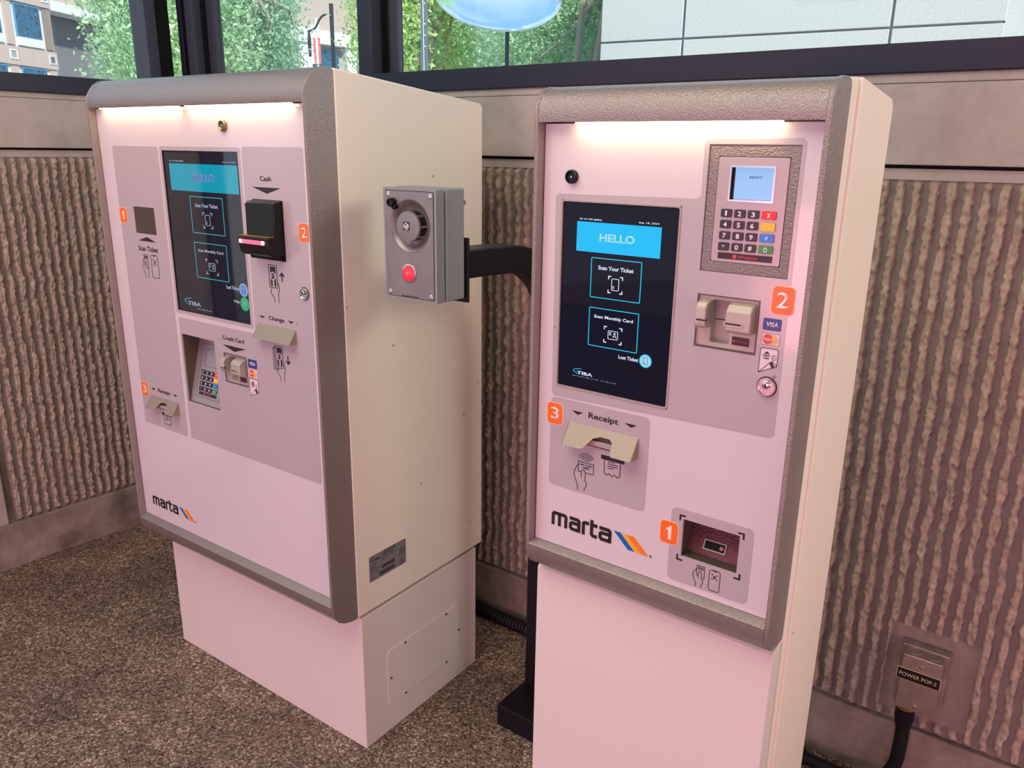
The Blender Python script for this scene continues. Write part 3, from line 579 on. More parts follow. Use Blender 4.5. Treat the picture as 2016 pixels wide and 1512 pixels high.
def ui(o, y, x0, x1, zh, z1, mw, ml, mh, mhello, mp, left):
    """attendant screen content; the rectangle is the lit picture"""
    k, kx_, c0 = (1.437, 1.485, 0.4000) if left else (1.0, 1.0, 0.1215)
    X = lambda u: c0 + (u - 0.1215) * kx_; Z = lambda z: z1 + (z - 1.3074) * k
    MB().plate([rect(x0, x1, zh, z1)], y, y + 0.0003).build('header_banner', mh, o)
    text(o, 'HELLO', X(0.094), X(0.148), Z(1.2825), Z(1.2932), y - 0.0004, mhello, 0.03)
    text(o, '05 54 PM [#86]', x0 + 0.0038, x0 + 0.0384 * k, Z(1.3095), Z(1.3120), y - 0.0002, mw, 0.01); text(o, 'Sep 18, 2024', x1 - 0.0037 - 0.0295 * k, x1 - 0.0037, Z(1.3098), Z(1.3125), y - 0.0002, mw, 0.01)
    for a, b, s_, t0, t1 in ((1.2055, 1.2598, 'Scan Your Ticket', 0.0942, 0.1487), (1.1366, 1.1907, 'Scan Monthly Card', 0.0911, 0.1522)):
        l = rr(X(0.0829), X(0.1602), Z(a), Z(b), 0.0012 * k, 3); lines(o, 'button_outline', [l + [l[0]]], 0.0011 * k, y, ml)
        tz = 1.2452 if 'Your' in s_ else 1.1765
        text(o, s_, X(t0), X(t1), Z(tz - 0.0008), Z(tz + 0.0048), y - 0.0002, mw, 0.020)
    for cx, cz, hw, hz in ((0.1218, 1.2255, 0.0108, 0.0112), (0.1220, 1.1555, 0.0138, 0.0112)):
        for a in (-1, 1):
            for b in (-1, 1): lines(o, 'scan_corner', [[(X(cx + a * hw), Z(cz + b * (hz - 0.004))), (X(cx + a * hw), Z(cz + b * hz)), (X(cx + a * (hw - 0.004)), Z(cz + b * hz))]], 0.0014 * k, y, mw)
    l = rr(X(0.1162), X(0.1272), Z(1.2180), Z(1.2338), 0.0016 * k, 3); lines(o, 'phone_icon', [l + [l[0]], [(X(0.1178), Z(1.2205)), (X(0.1202), Z(1.2205))], [(X(0.1178), Z(1.2220)), (X(0.1196), Z(1.2220))], [(X(0.1178), Z(1.2235)), (X(0.1202), Z(1.2235))]], 0.0008 * k, y, mw)
    l = rr(X(0.1145), X(0.1296), Z(1.1498), Z(1.1614), 0.0014 * k, 3); h = circ(X(0.1248), Z(1.1578), 0.0014 * k, 10)
    lines(o, 'card_icon', [l + [l[0]], [(X(0.1163), Z(1.1592)), (X(0.1200), Z(1.1592))], [(X(0.1163), Z(1.1575)), (X(0.1190), Z(1.1575))], [(X(0.1163), Z(1.1558)), (X(0.1197), Z(1.1558))], h + [h[0]], [(X(0.1225), Z(1.1520)), (X(0.1228), Z(1.1545)), (X(0.1268), Z(1.1545)), (X(0.1271), Z(1.1520))]], 0.0008 * k, y, mw)
    if not left:
        text(o, 'Lost Ticket', X(0.133), X(0.1638), Z(1.1245), Z(1.1296), y - 0.0002, mw, 0.018)
        s = MB(); s.plate([circ(X(0.1745), Z(1.1278), 0.0094, 32)], y, y + 0.0003); s.build('round_button', ui_line, o)
        MB().plate([circ(X(0.1745), Z(1.1278), 0.0080, 32)], y - 0.0003, y).build('round_button_face', ui_pale, o)
        l = rr(X(0.1712), X(0.1778), Z(1.1230), Z(1.1328), 0.001); lines(o, 'ticket_icon', [l + [l[0]], [(X(0.1725), Z(1.1250)), (X(0.1748), Z(1.1250))], [(X(0.1725), Z(1.1264)), (X(0.1742), Z(1.1264))]], 0.0006, y - 0.0005, visa_blue)
        tiba(o, X(0.0603), X(0.0923), Z(1.0905), Z(1.0990), y - 0.0002, mw, ml); text(o, '896 9.037.(RB.14.14)  10.128.42.40', X(0.0592), X(0.1317), Z(1.0865), Z(1.0880), y - 0.0002, ui_white_l)

# ------------------------------------------------------------------ left machine (wide)
L0, LA = (-0.9925, 1.9707, 0), R(-35.0813)
kl = thing('payment_kiosk', 'wide white pay station with cash slot and dim screen, left of the two kiosks', 'kiosk', L0, LA, 'parking pay kiosks')
WLk = 0.7533
sideL = [(0.0600, 0.3764), (0.0560, 0.3673), (0.0346, 0.3690), (0.0170, 0.3744), (0.0, 0.3850), (-0.0115, 0.4018), (-0.0160, 0.4229), (-0.0170, 0.455), (-0.0170, 1.470), (-0.0198, 1.4860), (-0.0168, 1.5030), (-0.0085, 1.518), (0.0027, 1.5310), (0.0173, 1.5400), (0.0333, 1.5434), (0.0494, 1.5429), (0.0573, 1.5390), (0.0585, 1.5294)]
topL = [(-0.0165, 1.4785), (-0.0188, 1.4860), (-0.0160, 1.5020), (-0.0080, 1.517), (0.0030, 1.5300), (0.0175, 1.5390), (0.0333, 1.5424), (0.0494, 1.5419), (0.058, 1.530), (0.058, 1.482), (0.010, 1.482), (-0.004, 1.4795)]
botL = [(0.003, 0.4407), (0.0, 0.4385), (-0.0145, 0.4305), (-0.0168, 0.4280), (-0.0155, 0.4229), (-0.0110, 0.4020), (0.0005, 0.3855), (0.0172, 0.3750), (0.0346, 0.3700), (0.058, 0.3690), (0.058, 0.4407)]
bezel(kl, sideL, WLk, 0, 0, 0, topL, botL, bezel_m)
MB().prism([(0.0565, 0.368), (0.518, 0.368), (0.514, 1.4965), (0.507, 1.5024), (0.0565, 1.5425)], -0.004, WLk + 0.0015).build('cabinet', cream, kl, bevel=0.003, seg=3, smooth=True)
MB().box(-0.004, WLk, 0.0658, 0.4955, 0.0, 0.3605).build('pedestal', pedestal_white, kl, bevel=0.003, seg=3)
holesL = [rect(0.2589, 0.3853, 0.8080, 0.9735), rect(0.4190, 0.4970, 0.8868, 0.9511), rect(0.1140, 0.2005, 1.1978, 1.2595), rect(0.2558, 0.5240, 1.0302, 1.3879)]
MB().plate([rect(0.0012, WLk - 0.0075, 0.4395, 1.4770)] + [h[::-1] for h in holesL], 0.0, 0.003).build('front_panel', panel_white, kl)
def zones(root, lst):
    for loops in lst: MB().plate([loops[0]] + [h[::-1] for h in loops[1:]], -0.0003, 0.0).build('printed_zone', zone_grey, root)
zones(kl, [[rr(0.0540, 0.2410, 0.7105, 1.3955, 0.006), holesL[2]],
           [rr(0.5380, 0.7225, 0.7105, 1.3985, 0.006)],
           [rr(0.2535, 0.5375, 0.7108, 1.0125, 0.004), holesL[0], holesL[1]],
           [rr(0.2475, 0.5330, 1.0225, 1.3965, 0.005), holesL[3]]])
for a, b in ((0.035, 0.345), (0.372, 0.705)):
    MB().box(a, b, -0.010, -0.002, 1.4765, 1.4785).build('led_strip', led, kl)
def led_lamp(root, a, b, z, p_):
    l = bpy.data.lights.new('led_lamp', 'AREA'); l.shape = 'RECTANGLE'; l.size = b - a; l.size_y = 0.004; l.energy = p_; l.color = (1.0, 0.78, 0.42)
    o = bpy.data.objects.new('led_lamp', l); COL.objects.link(o); o.parent = root; o.location = ((a + b) / 2, -0.0135, z - 0.0012); o.rotation_euler = (R(38), 0, 0)
led_lamp(kl, 0.035, 0.345, 1.4755, 0.10); led_lamp(kl, 0.372, 0.705, 1.4755, 0.11)
bolt(kl, 0.4873, 1.4383, 0.0115, chrome_dk)
# screen
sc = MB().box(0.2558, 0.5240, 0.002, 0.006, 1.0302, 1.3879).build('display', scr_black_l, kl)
MB().plate([rect(0.2558, 0.5240, 1.0302, 1.3879), rect(0.2572, 0.5226, 1.0316, 1.3865)[::-1]], 0.0, 0.003).build('display_rim', ink, sc)
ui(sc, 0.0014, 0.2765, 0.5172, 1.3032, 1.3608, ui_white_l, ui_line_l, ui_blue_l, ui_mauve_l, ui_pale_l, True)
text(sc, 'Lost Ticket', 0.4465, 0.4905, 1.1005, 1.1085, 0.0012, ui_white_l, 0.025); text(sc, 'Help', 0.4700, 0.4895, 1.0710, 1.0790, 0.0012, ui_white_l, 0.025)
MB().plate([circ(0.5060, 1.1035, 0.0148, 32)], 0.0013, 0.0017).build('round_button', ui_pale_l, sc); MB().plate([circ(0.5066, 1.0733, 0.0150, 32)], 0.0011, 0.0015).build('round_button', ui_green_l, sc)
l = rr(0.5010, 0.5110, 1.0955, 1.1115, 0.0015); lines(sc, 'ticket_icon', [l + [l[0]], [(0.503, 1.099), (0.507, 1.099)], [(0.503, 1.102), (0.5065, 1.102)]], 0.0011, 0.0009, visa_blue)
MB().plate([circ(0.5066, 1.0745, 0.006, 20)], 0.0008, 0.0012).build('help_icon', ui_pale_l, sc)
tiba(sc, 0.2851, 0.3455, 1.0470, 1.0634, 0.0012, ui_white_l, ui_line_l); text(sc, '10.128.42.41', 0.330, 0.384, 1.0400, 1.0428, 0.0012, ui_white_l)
# stickers and words
sticker(kl, '1', 0.0535, 0.0822, 1.2192, 1.2532); sticker(kl, '2', 0.6990, 0.7263, 1.2212, 1.2564); sticker(kl, '3', 0.0560, 0.0830, 0.7836, 0.8190)
MB().box(0.1140, 0.2005, 0.0012, 0.004, 1.1978, 1.2595).build('scan_window', glass_dark, kl)
tri(kl, [(0.1214, 1.1806), (0.1952, 1.1806), (0.1581, 1.1909)])
text(kl, 'Scan Ticket', 0.1180, 0.1990, 1.1570, 1.1690, -0.0008, ink, 0.016)
hand_ticket(kl, 0.128, 0.1540, 1.0915, 1.1500, 0.0012); phone_icon(kl, 0.1655, 0.1940, 1.0965, 1.1497, 0.0012)
text(kl, 'Cash', 0.5905, 0.6243, 1.3332, 1.3428, -0.0008, ink, 0.016); tri(kl, [(0.5653, 1.3208), (0.6091, 1.3089), (0.6508, 1.3208)])
# cash validator
cv = MB().box(0.5624, 0.6545, -0.001, 0.0, 1.1770, 1.2970).build('cash_validator', gap_black, kl)
MB().prism([(0, 1.2965), (-0.019, 1.2935), (-0.023, 1.2900), (-0.0235, 1.226), (0, 1.226)], 0.5655, 0.6535).build('upper_body', black_pl, cv, bevel=0.003, seg=3, smooth=True)
s = MB()
for k in range(11): z = 1.236 + 0.0047 * k; s.box(0.568, 0.6505, -0.0243, -0.0234, z, z + 0.0006 + 0.001 * (k % 3))
s.build('grip_ridges', black_pl, cv)
MB().prism([(0, 1.2275), (-0.040, 1.2275), (-0.0425, 1.224), (-0.0415, 1.206), (-0.0385, 1.195), (-0.032, 1.1895), (0, 1.1880)], 0.5620, 0.6535).build('note_mouth', black_pl, cv, bevel=0.002, seg=3, smooth=True)
MB().prism([(0, 1.190), (-0.024, 1.190), (-0.021, 1.181), (0, 1.178)], 0.5700, 0.6480).build('lower_body', black_pl, cv, bevel=0.002)
MB().box(0.5640, 0.6515, -0.0410, -0.002, 1.2272, 1.2284).build('mouth_edge', brass, cv)
MB().box(0.569, 0.640, -0.0436, -0.0420, 1.2125, 1.2205).build('led_bar', red_led, cv, bevel=0.0006)
for x in (0.5670, 0.6360): MB().box(x, x + 0.008, -0.0442, -0.0430, 1.2130, 1.2205).build('led_end', red_led_hot, cv, bevel=0.0006)
bill_icon(kl, 0.5975, 0.6225, 1.1205, 1.1668, True, 0.0014); lock(kl, 0.7043, 1.1185, 0.0122)
text(kl, 'Change', 0.5862, 0.6362, 1.0478, 1.0590, -0.0008, ink, 0.016)
tri(kl, [(0.5551, 1.0557), (0.5648, 1.0511), (0.5742, 1.0557)]); tri(kl, [(0.6469, 1.0559), (0.6572, 1.0512), (0.6660, 1.0559)])
hd = hood(kl, 0.5515, 0.6708, 1.0393, 1.0087, 1.0103); bill_icon(kl, 0.6008, 0.6240, 0.9497, 0.9968, False, 0.0012, True)
text(kl, 'Credit Card', 0.4187, 0.4950, 0.9836, 0.9930, -0.0008, ink, 0.016); tri(kl, [(0.4165, 0.9715), (0.4581, 0.9602), (0.4986, 0.9718)])
card_reader(kl, 0.4190, 0.8868); cards(kl, 0.5032, 0.5336, (0.9325, 0.9520), (0.9108, 0.9300), (0.8665, 0.9072))
MB().plate([rect(0.4170, 0.4990, 0.8845, 0.9535), rect(0.4190, 0.4970, 0.8868, 0.9511)[::-1]], -0.0005, 0.001).build('reader_gasket', gap_brown, kl)
# recessed, tilted pin pad behind its window
rc = MB(); x0, x1, z0, z1 = 0.2589, 0.3853, 0.8080, 0.9735
rc.box(x0 - 0.002, x0, 0.0, 0.07, z0, z1); rc.box(x1, x1 + 0.002, 0.0, 0.07, z0, z1); rc.box(x0, x1, 0.0, 0.07, z1, z1 + 0.002); rc.box(x0, x1, 0.068, 0.07, z0, z1)
rc.build('recess', gap_brown, kl)
tl = math.atan2(0.040, 0.145); nrm = 0.1505
tp = MB(); tp.prism([(0.0, 0.8080), (0.0056, 0.8069), (0.0500, 0.9690), (0.0500, 0.9735), (0.056, 0.9735), (0.056, 0.8080)], x0, x1).build('sloped_plate', pad_face, kl)
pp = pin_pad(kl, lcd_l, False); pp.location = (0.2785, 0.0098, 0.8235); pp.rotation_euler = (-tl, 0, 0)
l = rect(-0.002, 0.0876, -0.002, 0.1262); ol = lines(pp, 'groove', [l + [l[0]]], 0.0010, 0.0, gap_brown)
# receipt slot
text(kl, 'Receipt', 0.1300, 0.1835, 0.8020, 0.8153, -0.0008, ink, 0.016)
tri(kl, [(0.1011, 0.8114), (0.1102, 0.8061), (0.1192, 0.8114)]); tri(kl, [(0.1939, 0.8112), (0.2029, 0.8062), (0.2129, 0.8112)])
hood(kl, 0.0974, 0.2150, 0.7927, 0.7602, 0.7617, (0.1430, 0.1767, 0.783)); receipt_icon(kl, 0.1360, 0.1790, 0.7225, 0.7540, 0.0011)
marta(kl, 0.0420, 0.1590, 0.4750, 0.5000, 0.1660)
# right cheek of the pedestal: access cover and nameplate, built on the x = const face
def on_side(o, x): o.rotation_euler = (0, 0, R(90)); o.location = (x, 0, 0)
ac = MB().plate([rr(0.1440, 0.4225, 0.0720, 0.2290, 0.012)], -0.0022, 0.0).build('access_cover', pedestal_white, kl, bevel=0.0008); on_side(ac, WLk)
for a, b in ((0.3651, 0.2209), (0.2068, 0.2222), (0.4161, 0.1467), (0.1544, 0.1500), (0.3641, 0.0745), (0.2048, 0.0765)):
    MB().lathe([(0.0030, -0.0022), (0.0028, -0.0036), (0.0002, -0.0036)], (a, 0, b), 12).build('screw', ink, ac)
np_ = MB().plate([rr(0.0958, 0.2180, 0.4405, 0.5050, 0.004)], -0.0006, 0.0).build('nameplate', label_sil, kl); on_side(np_, WLk + 0.0015)
tiba(np_, 0.0975, 0.1335, 0.4895, 0.4995, -0.0009, ink, ink)
s = MB()
for k in range(22): s.box(0.1349 + 0.002 * k, 0.1349 + 0.002 * k + (0.0007, 0.0014, 0.0010)[k % 3], -0.0009, -0.0006, 0.4600, 0.4695)
for k in range(24): s.box(0.1275 + 0.0021 * k, 0.1275 + 0.0021 * k + (0.0014, 0.0007, 0.0012)[k % 3], -0.0009, -0.0006, 0.4450, 0.4550)
s.build('barcode', ink, np_)
for t_, x0_, x1_, z_ in (('Product:', 0.1005, 0.1200, 0.4815), ('Model:', 0.1005, 0.1165, 0.4745), ('Part Number:', 0.1005, 0.1290, 0.4675), ('Base Type:', 0.1005, 0.1255, 0.4600), ('S/N:', 0.1005, 0.1085, 0.4475),
                         ('TIBA PARKING SYSTEMS', 0.1430, 0.1830, 0.5000), ('Customer Service Line', 0.1400, 0.1830, 0.4955), ('Made In Israel', 0.1400, 0.1730, 0.4915), ('Pay On Foot Station', 0.1360, 0.1790, 0.4855), ('APS 30', 0.1360, 0.1545, 0.4800)):
    text(np_, t_, x0_, x1_, z_, z_ + 0.0032, -0.0009, ink, 0.01)
l = rr(0.1945, 0.2130, 0.4675, 0.4838, 0.003); lines(np_, 'ce_frame', [l + [l[0]]], 0.0012, -0.0009); text(np_, 'CE', 0.1985, 0.2090, 0.4720, 0.4795, -0.0009, ink, 0.02)
l = circ(0.2035, 0.4505, 0.0072); lines(np_, 'approval_mark', [l + [l[0]], [(0.2, 0.4475), (0.2035, 0.4545), (0.207, 0.4475), (0.2, 0.4475)]], 0.0009, -0.0009)

# ------------------------------------------------------------------ right machine (narrow)
K0, KA = (0.0401, 1.1443, 0), R(-36.7407)
kr = thing('payment_kiosk', 'narrow white pay station with bright HELLO screen and large exposed pin pad', 'kiosk', K0, KA, 'parking pay kiosks')
WRk = 0.3856
sideR = [(0.0538, 0.80), (0.0536, 0.7610), (0.0509, 0.7541), (0.030, 0.7555), (0.0068, 0.7600), (-0.0060, 0.7690), (-0.0130, 0.7820), (-0.0165, 0.800), (-0.0170, 0.82), (-0.0170, 1.430), (-0.0180, 1.4440), (-0.0165, 1.4590), (-0.0108, 1.4706), (-0.0, 1.4790), (0.0139, 1.4836), (0.0322, 1.4843), (0.0456, 1.4821), (0.0483, 1.4738)]
topR = [(-0.0162, 1.4365), (-0.0170, 1.4440), (-0.0155, 1.4585), (-0.0100, 1.4698), (0.0003, 1.4780), (0.0140, 1.4826), (0.0322, 1.4833), (0.0456, 1.4811), (0.048, 1.4738), (0.048, 1.440), (0.010, 1.440), (-0.004, 1.4375)]
botR = [(0.003, 0.8096), (0.0, 0.8085), (-0.0145, 0.8060), (-0.0168, 0.8035), (-0.0160, 0.7990), (-0.0125, 0.7820), (-0.0055, 0.7695), (0.0070, 0.7605), (0.030, 0.7565), (0.0530, 0.7555), (0.053, 0.8096)]
bezel(kr, sideR, WRk, 0, 0, 0, topR, botR, bezel_m)
MB().prism([(0.047, 0.0), (0.0765, 0.0), (0.0765, 1.4865), (0.052, 1.4850), (0.047, 1.4800)], -0.005, WRk - 0.0005).build('door_edge', cream, kr, bevel=0.0015)
MB().prism([(0.0765, 0.0), (0.262, 0.0), (0.240, 1.4640), (0.2309, 1.4715), (0.0790, 1.4867), (0.0765, 1.4840)], -0.0085, WRk + 0.0030).build('cabinet', cream, kr, bevel=0.003, seg=3, smooth=True)
MB().prism([(0.0200, 0.0), (0.060, 0.0), (0.060, 0.752), (0.050, 0.752), (0.0240, 0.7480), (0.0200, 0.7440)], -0.0070, WRk - 0.0005).build('pedestal', pedestal_white, kr, bevel=0.0015)
hR = [rect(0.2423, 0.3531, 1.2581, 1.4103), rect(0.2444, 0.3224, 1.1632, 1.2275), rect(0.2485, 0.3296, 0.8593, 0.9159), rect(0.0314, 0.2121, 1.0669, 1.3356)]
MB().plate([rect(0.0012, WRk - 0.0075, 0.8090, 1.4350)] + [h[::-1] for h in hR], 0.0, 0.003).build('front_panel', panel_white, kr)
mainz = [(0.0245, 1.056), (0.0285, 1.0505), (0.353, 1.0590), (0.3585, 1.064), (0.3578, 1.413), (0.3535, 1.4178), (0.2400, 1.4157), (0.2362, 1.4115), (0.2362, 1.3500), (0.2322, 1.3456), (0.0255, 1.3430), (0.0213, 1.3390)]
zones(kr, [[mainz, hR[0], hR[1], hR[3]], [rr(0.0236, 0.1888, 0.9077, 1.0490, 0.008)], [rr(0.2306, 0.3481, 0.8190, 0.9300, 0.008), hR[2]]])
MB().box(0.055, 0.330, -0.010, -0.002, 1.4345, 1.4365).build('led_strip', led, kr)
led_lamp(kr, 0.055, 0.330, 1.4340, 0.10)
bolt(kr, 0.0479, 1.3661, 0.0093)
d_ = MB().plate([rr(0.0314, 0.2121, 1.0669, 1.3356, 0.004), rr(0.0338, 0.2097, 1.0693, 1.3332, 0.003)[::-1]], -0.0015, 0.002).build('display_frame', reader_dk, kr, bevel=0.0004)
sc = MB().box(0.0314, 0.2121, 0.0012, 0.004, 1.0669, 1.3356).build('display', scr_black, kr)
ui(sc, 0.0007, 0.0573, 0.1857, 1.2671, 1.3074, ui_white, ui_line, ui_blue, ui_pale, ui_pale, False)
# pin pad in its hammered plate
MB().plate([rect(0.2423, 0.3531, 1.2581, 1.4103), rect(0.2550, 0.3415, 1.2712, 1.3964)[::-1]], 0.0010, 0.006).build('pad_plate', pad_plate, kr, bevel=0.0006)
MB().plate([rect(0.2416, 0.3538, 1.2574, 1.4110), rect(0.2430, 0.3524, 1.2588, 1.4096)[::-1]], 0.0, 0.004).build('pad_gasket', gap_brown, kr)
MB().box(0.2423, 0.3531, 0.006, 0.008, 1.2581, 1.4103).build('pad_backing', gap_black, kr)
pp = pin_pad(kr, lcd, True); pp.location = (0.2555, 0.0005, 1.2717)
card_reader(kr, 0.2444, 1.1632)
MB().plate([rect(0.2425, 0.3243, 1.1608, 1.2292), rect(0.2444, 0.3224, 1.1632, 1.2275)[::-1]], -0.0005, 0.001).build('reader_gasket', gap_brown, kr)
sticker(kr, '2', 0.3378, 0.3640, 1.2160, 1.2490); cards(kr, 0.3300, 0.3524, (1.1948, 1.2096), (1.1764, 1.1912), (1.1412, 1.1724)); lock(kr, 0.3427, 1.1242, 0.0118)
sticker(kr, '3', 0.0185, 0.0445, 1.0068, 1.0390)
text(kr, 'Receipt', 0.0900, 0.1390, 1.0258, 1.0372, -0.0008, ink, 0.016); tri(kr, [(0.0614, 1.0342), (0.0715, 1.0293), (0.0801, 1.0342)]); tri(kr, [(0.1496, 1.0341), (0.1595, 1.0292), (0.1681, 1.0341)])
hood(kr, 0.0567, 0.1729, 1.0166, 0.9851, 0.9857, (0.1023, 0.1365, 1.0062))
# key card icon
kx = lambda a, b: (0.0760 + a * 0.0265, 0.9420 + b * 0.0158)
st = [[kx(0, 0), kx(0, 1), kx(1, 1), kx(1, 0), kx(0.5, 0)], [kx(0, 0), kx(0.22, 0)], crv([kx(0, 0.75), (0.0690, 0.9385), (0.0725, 0.9270), (0.0760, 0.9180), (0.0760, 0.9120)]), crv([(0.0818, 0.9330), (0.0818, 0.9425), (0.0845, 0.9455), (0.0885, 0.9430), (0.0885, 0.9300), (0.0915, 0.9230), (0.0880, 0.9160), (0.0880, 0.9125)])]
for k, r_ in enumerate((0.0040, 0.0075, 0.0110, 0.0145)): st.append([(0.0895 + r_ * math.sin(R(a)) * 1.0, 0.9595 + r_ * math.cos(R(a)) - 0.0015) for a in range(-62, 63, 12)] if k else [(0.0865, 0.9612), (0.0895, 0.9622), (0.0925, 0.9612)])
lines(kr, 'key_card_icon', st, 0.0009)
text(kr, 'KEY CARD', 0.0790, 0.1000, 0.9524, 0.9550, -0.0008, ink, 0.016); text(kr, 'HERE', 0.0840, 0.0950, 0.9480, 0.9508, -0.0008, ink, 0.016)
receipt_icon(kr, 0.1140, 0.1525, 0.9480, 0.9780, 0.0010)
marta(kr, 0.0312, 0.1382, 0.8415, 0.8645, 0.1418)
sticker(kr, '1', 0.2158, 0.2418, 0.8725, 0.9058)
for sx, sz, a, b in ((0.2440, 0.9205, 1, -1), (0.3345, 0.9200, -1, -1), (0.2440, 0.8535, 1, 1), (0.3345, 0.8535, -1, 1)): MB().stroke([(sx, sz + b * 0.0078), (sx, sz), (sx + a * 0.0078, sz)], 0.0024, -0.0008, -0.0002).build('corner_mark', ink, kr)
sw = MB(); x0, x1, z0, z1 = 0.2485, 0.3296, 0.8593, 0.9159
sw.box(x0 - 0.001, x0, 0.003, 0.055, z0, z1); sw.box(x1, x1 + 0.001, 0.003, 0.055, z0, z1); sw.box(x0, x1, 0.003, 0.055, z1, z1 + 0.001); sw.box(x0, x1, 0.003, 0.035, z0 - 0.001, z0)
sw = sw.build('scanner_recess', gap_brown, kr)
MB().prism([(0.022, z0), (0.052, z1), (0.058, z1), (0.058, z0)], x0, x1).build('scanner_plate', mat('wine hammered plate', (0.15, 0.045, 0.055), 0.3, 0.4, bump=(420, 0.9, 0.0016)), sw)
eye = MB().plate([rect(-0.0165, 0.0165, -0.0075, 0.0075), rect(-0.0145, 0.0145, -0.0055, 0.0055)[::-1]], -0.0015, 0.002).build('scanner_rim', reader_dk, sw)
eye2 = MB().box(-0.0145, 0.0145, 0.0, 0.0015, -0.0055, 0.0055).build('scanner_eye', black_pl, sw)
eye3 = MB().plate([circ(0.0095, 0.0, 0.0030, 12)], -0.0006, 0.0).build('scanner_lamp', mat('dull red lamp', (0.50, 0.17, 0.16), 0.3), sw)
for e_ in (eye, eye2, eye3): e_.location = (0.2860, 0.0290, 0.8735); e_.rotation_euler = (-0.487, 0, 0)
hand_ticket(kr, 0.2690, 0.2862, 0.8215, 0.8548, 0.0008); phone_icon(kr, 0.2928, 0.3083, 0.8230, 0.8542, 0.0008)

# ------------------------------------------------------------------ intercom and its stand
IL = (-0.1957, 1.5000, 1.2253)
ic = thing('intercom', 'grey metal intercom box with round speaker and red call button on black arm', 'intercom', IL, R(-34.93))
MB().plate([rr(-0.0655, 0.0655, -0.1045, 0.1045, 0.003), circ(0.0025, 0.0355, 0.0488, 40)[::-1]], 0.0, 0.022).build('front_cover', icm_case, ic, bevel=0.003, seg=3)
MB().box(-0.06, 0.06, 0.0185, 0.0215, -0.02, 0.09).build('dish_back', icm_grey, ic)
MB().box(-0.0605, 0.0605, 0.0215, 0.0310, -0.0995, 0.0995).build('gasket', gap_black, ic)
MB().box(-0.0660, 0.0660, 0.0272, 0.0825, -0.1050, 0.1050).build('rear_housing', icm_case, ic, bevel=0.004, seg=3)
fp = MB().plate([rr(-0.0590, 0.0590, -0.0985, 0.0985, 0.003), circ(0.0025, 0.0355, 0.0485, 40)[::-1]], -0.0012, 0.001).build('faceplate', icm_grey, ic)
MB().lathe([(0.0485, -0.0012), (0.0465, -0.0002), (0.041, 0.009), (0.034, 0.0150), (0.028, 0.0160), (0.001, 0.0160)], (0.0025, 0, 0.0355), 48, 0, False).build('speaker_dish', icm_grey, ic, smooth=True)
l = rr(-0.0597, 0.0597, -0.0992, 0.0992, 0.003); lines(ic, 'faceplate_groove', [l + [l[0]]], 0.0010, -0.0004, ink); l = circ(0.0025, 0.0355, 0.0487, 48); lines(ic, 'dish_edge', [l + [l[0]]], 0.0007, -0.0015, icm_dark)
sg = MB().lathe([(0.0285, -0.0035), (0.0283, -0.0062), (0.0275, -0.0078), (0.020, -0.0085), (0.001, -0.0090)], (0.0025, 0, 0.0355), 40).build('speaker_dome', icm_grey, ic, smooth=True)
MB().lathe([(0.0262, 0.0158), (0.0262, -0.0034), (0.001, -0.0034)], (0.0025, 0, 0.0355), 32).build('dome_shadow_ring', gap_black, sg)
for k in range(8):
    a = R(45 * k); cx, cz = 0.0025 + 0.0268 * math.cos(a), 0.0355 + 0.0268 * math.sin(a); MB().box(cx - 0.0018, cx + 0.0018, -0.0036, 0.0158, cz - 0.0018, cz + 0.0018).build('dome_web', icm_grey, sg)
em = MB().plate([rr(-0.0072, 0.0078, 0.0282, 0.0440, 0.001)], -0.0094, -0.0086).build('emblem', ink, ic)
lines(em, 'emblem_knot', [crv([(0.0045, 0.0372), (0.0015, 0.0345), (-0.0030, 0.0325), (-0.0048, 0.0372), (-0.0015, 0.0412), (0.0015, 0.0425)]), crv([(-0.0032, 0.0345), (0.0005, 0.0372), (0.0040, 0.0402), (0.0055, 0.0350), (0.0020, 0.0305), (-0.0015, 0.0298)])], 0.0017, -0.0098, white_pr)
mk = MB().lathe([(0.0085, -0.0012), (0.0085, -0.010), (0.0075, -0.0125), (0.0055, -0.0125), (0.005, -0.010), (0.001, -0.010)], (-0.0380, 0, 0.0775), 24).build('microphone_plug', black_pl, ic, smooth=True)
MB().lathe([(0.0055, -0.0012), (0.0055, -0.008), (0.0005, -0.009)], (-0.0320, 0, 0.0700), 20).build('plug_tail', black_pl, mk, smooth=True)
bt = MB().lathe([(0.0178, -0.0012), (0.0178, -0.0026), (0.0155, -0.0030), (0.0150, -0.0022)], (-0.0018, 0, -0.0530), 32).build('button_ring', chrome, ic, smooth=True)
MB().lathe([(0.0152, -0.0012), (0.0148, -0.0044), (0.013, -0.0052), (0.0005, -0.0054)], (-0.0018, 0, -0.0530), 32).build('call_button', red_btn, ic, smooth=True)
s = MB().plate([[(-0.0075, -0.0545), (-0.005, -0.0545), (-0.002, -0.0575), (-0.002, -0.0485), (-0.005, -0.0515), (-0.0075, -0.0515)]], -0.0058, -0.0052)
for r_ in (0.003, 0.0055): s.stroke([(-0.001 + r_ * math.cos(R(a)), -0.053 + r_ * math.sin(R(a))) for a in range(-50, 51, 20)], 0.0009, -0.0058, -0.0052)
s.build('speaker_symbol', mat('grey rose print', (0.55, 0.30, 0.33), 0.4), bt)
for a, b in ((-0.0515, 0.0920), (0.0525, 0.0915), (-0.0525, -0.0920), (0.0515, -0.0930)):
    q = MB().lathe([(0.0048, -0.0012), (0.0048, -0.0022), (0.0040, -0.0028), (0.0026, -0.0028), (0.0022, -0.0014), (0.0002, -0.0014)], (a, 0, b), 18).build('screw', chrome, ic, smooth=True)
text(ic, 'VINGTOR-STENTOFON', -0.0235, 0.0190, -0.0985, -0.0955, -0.0015, ink, 0.01)
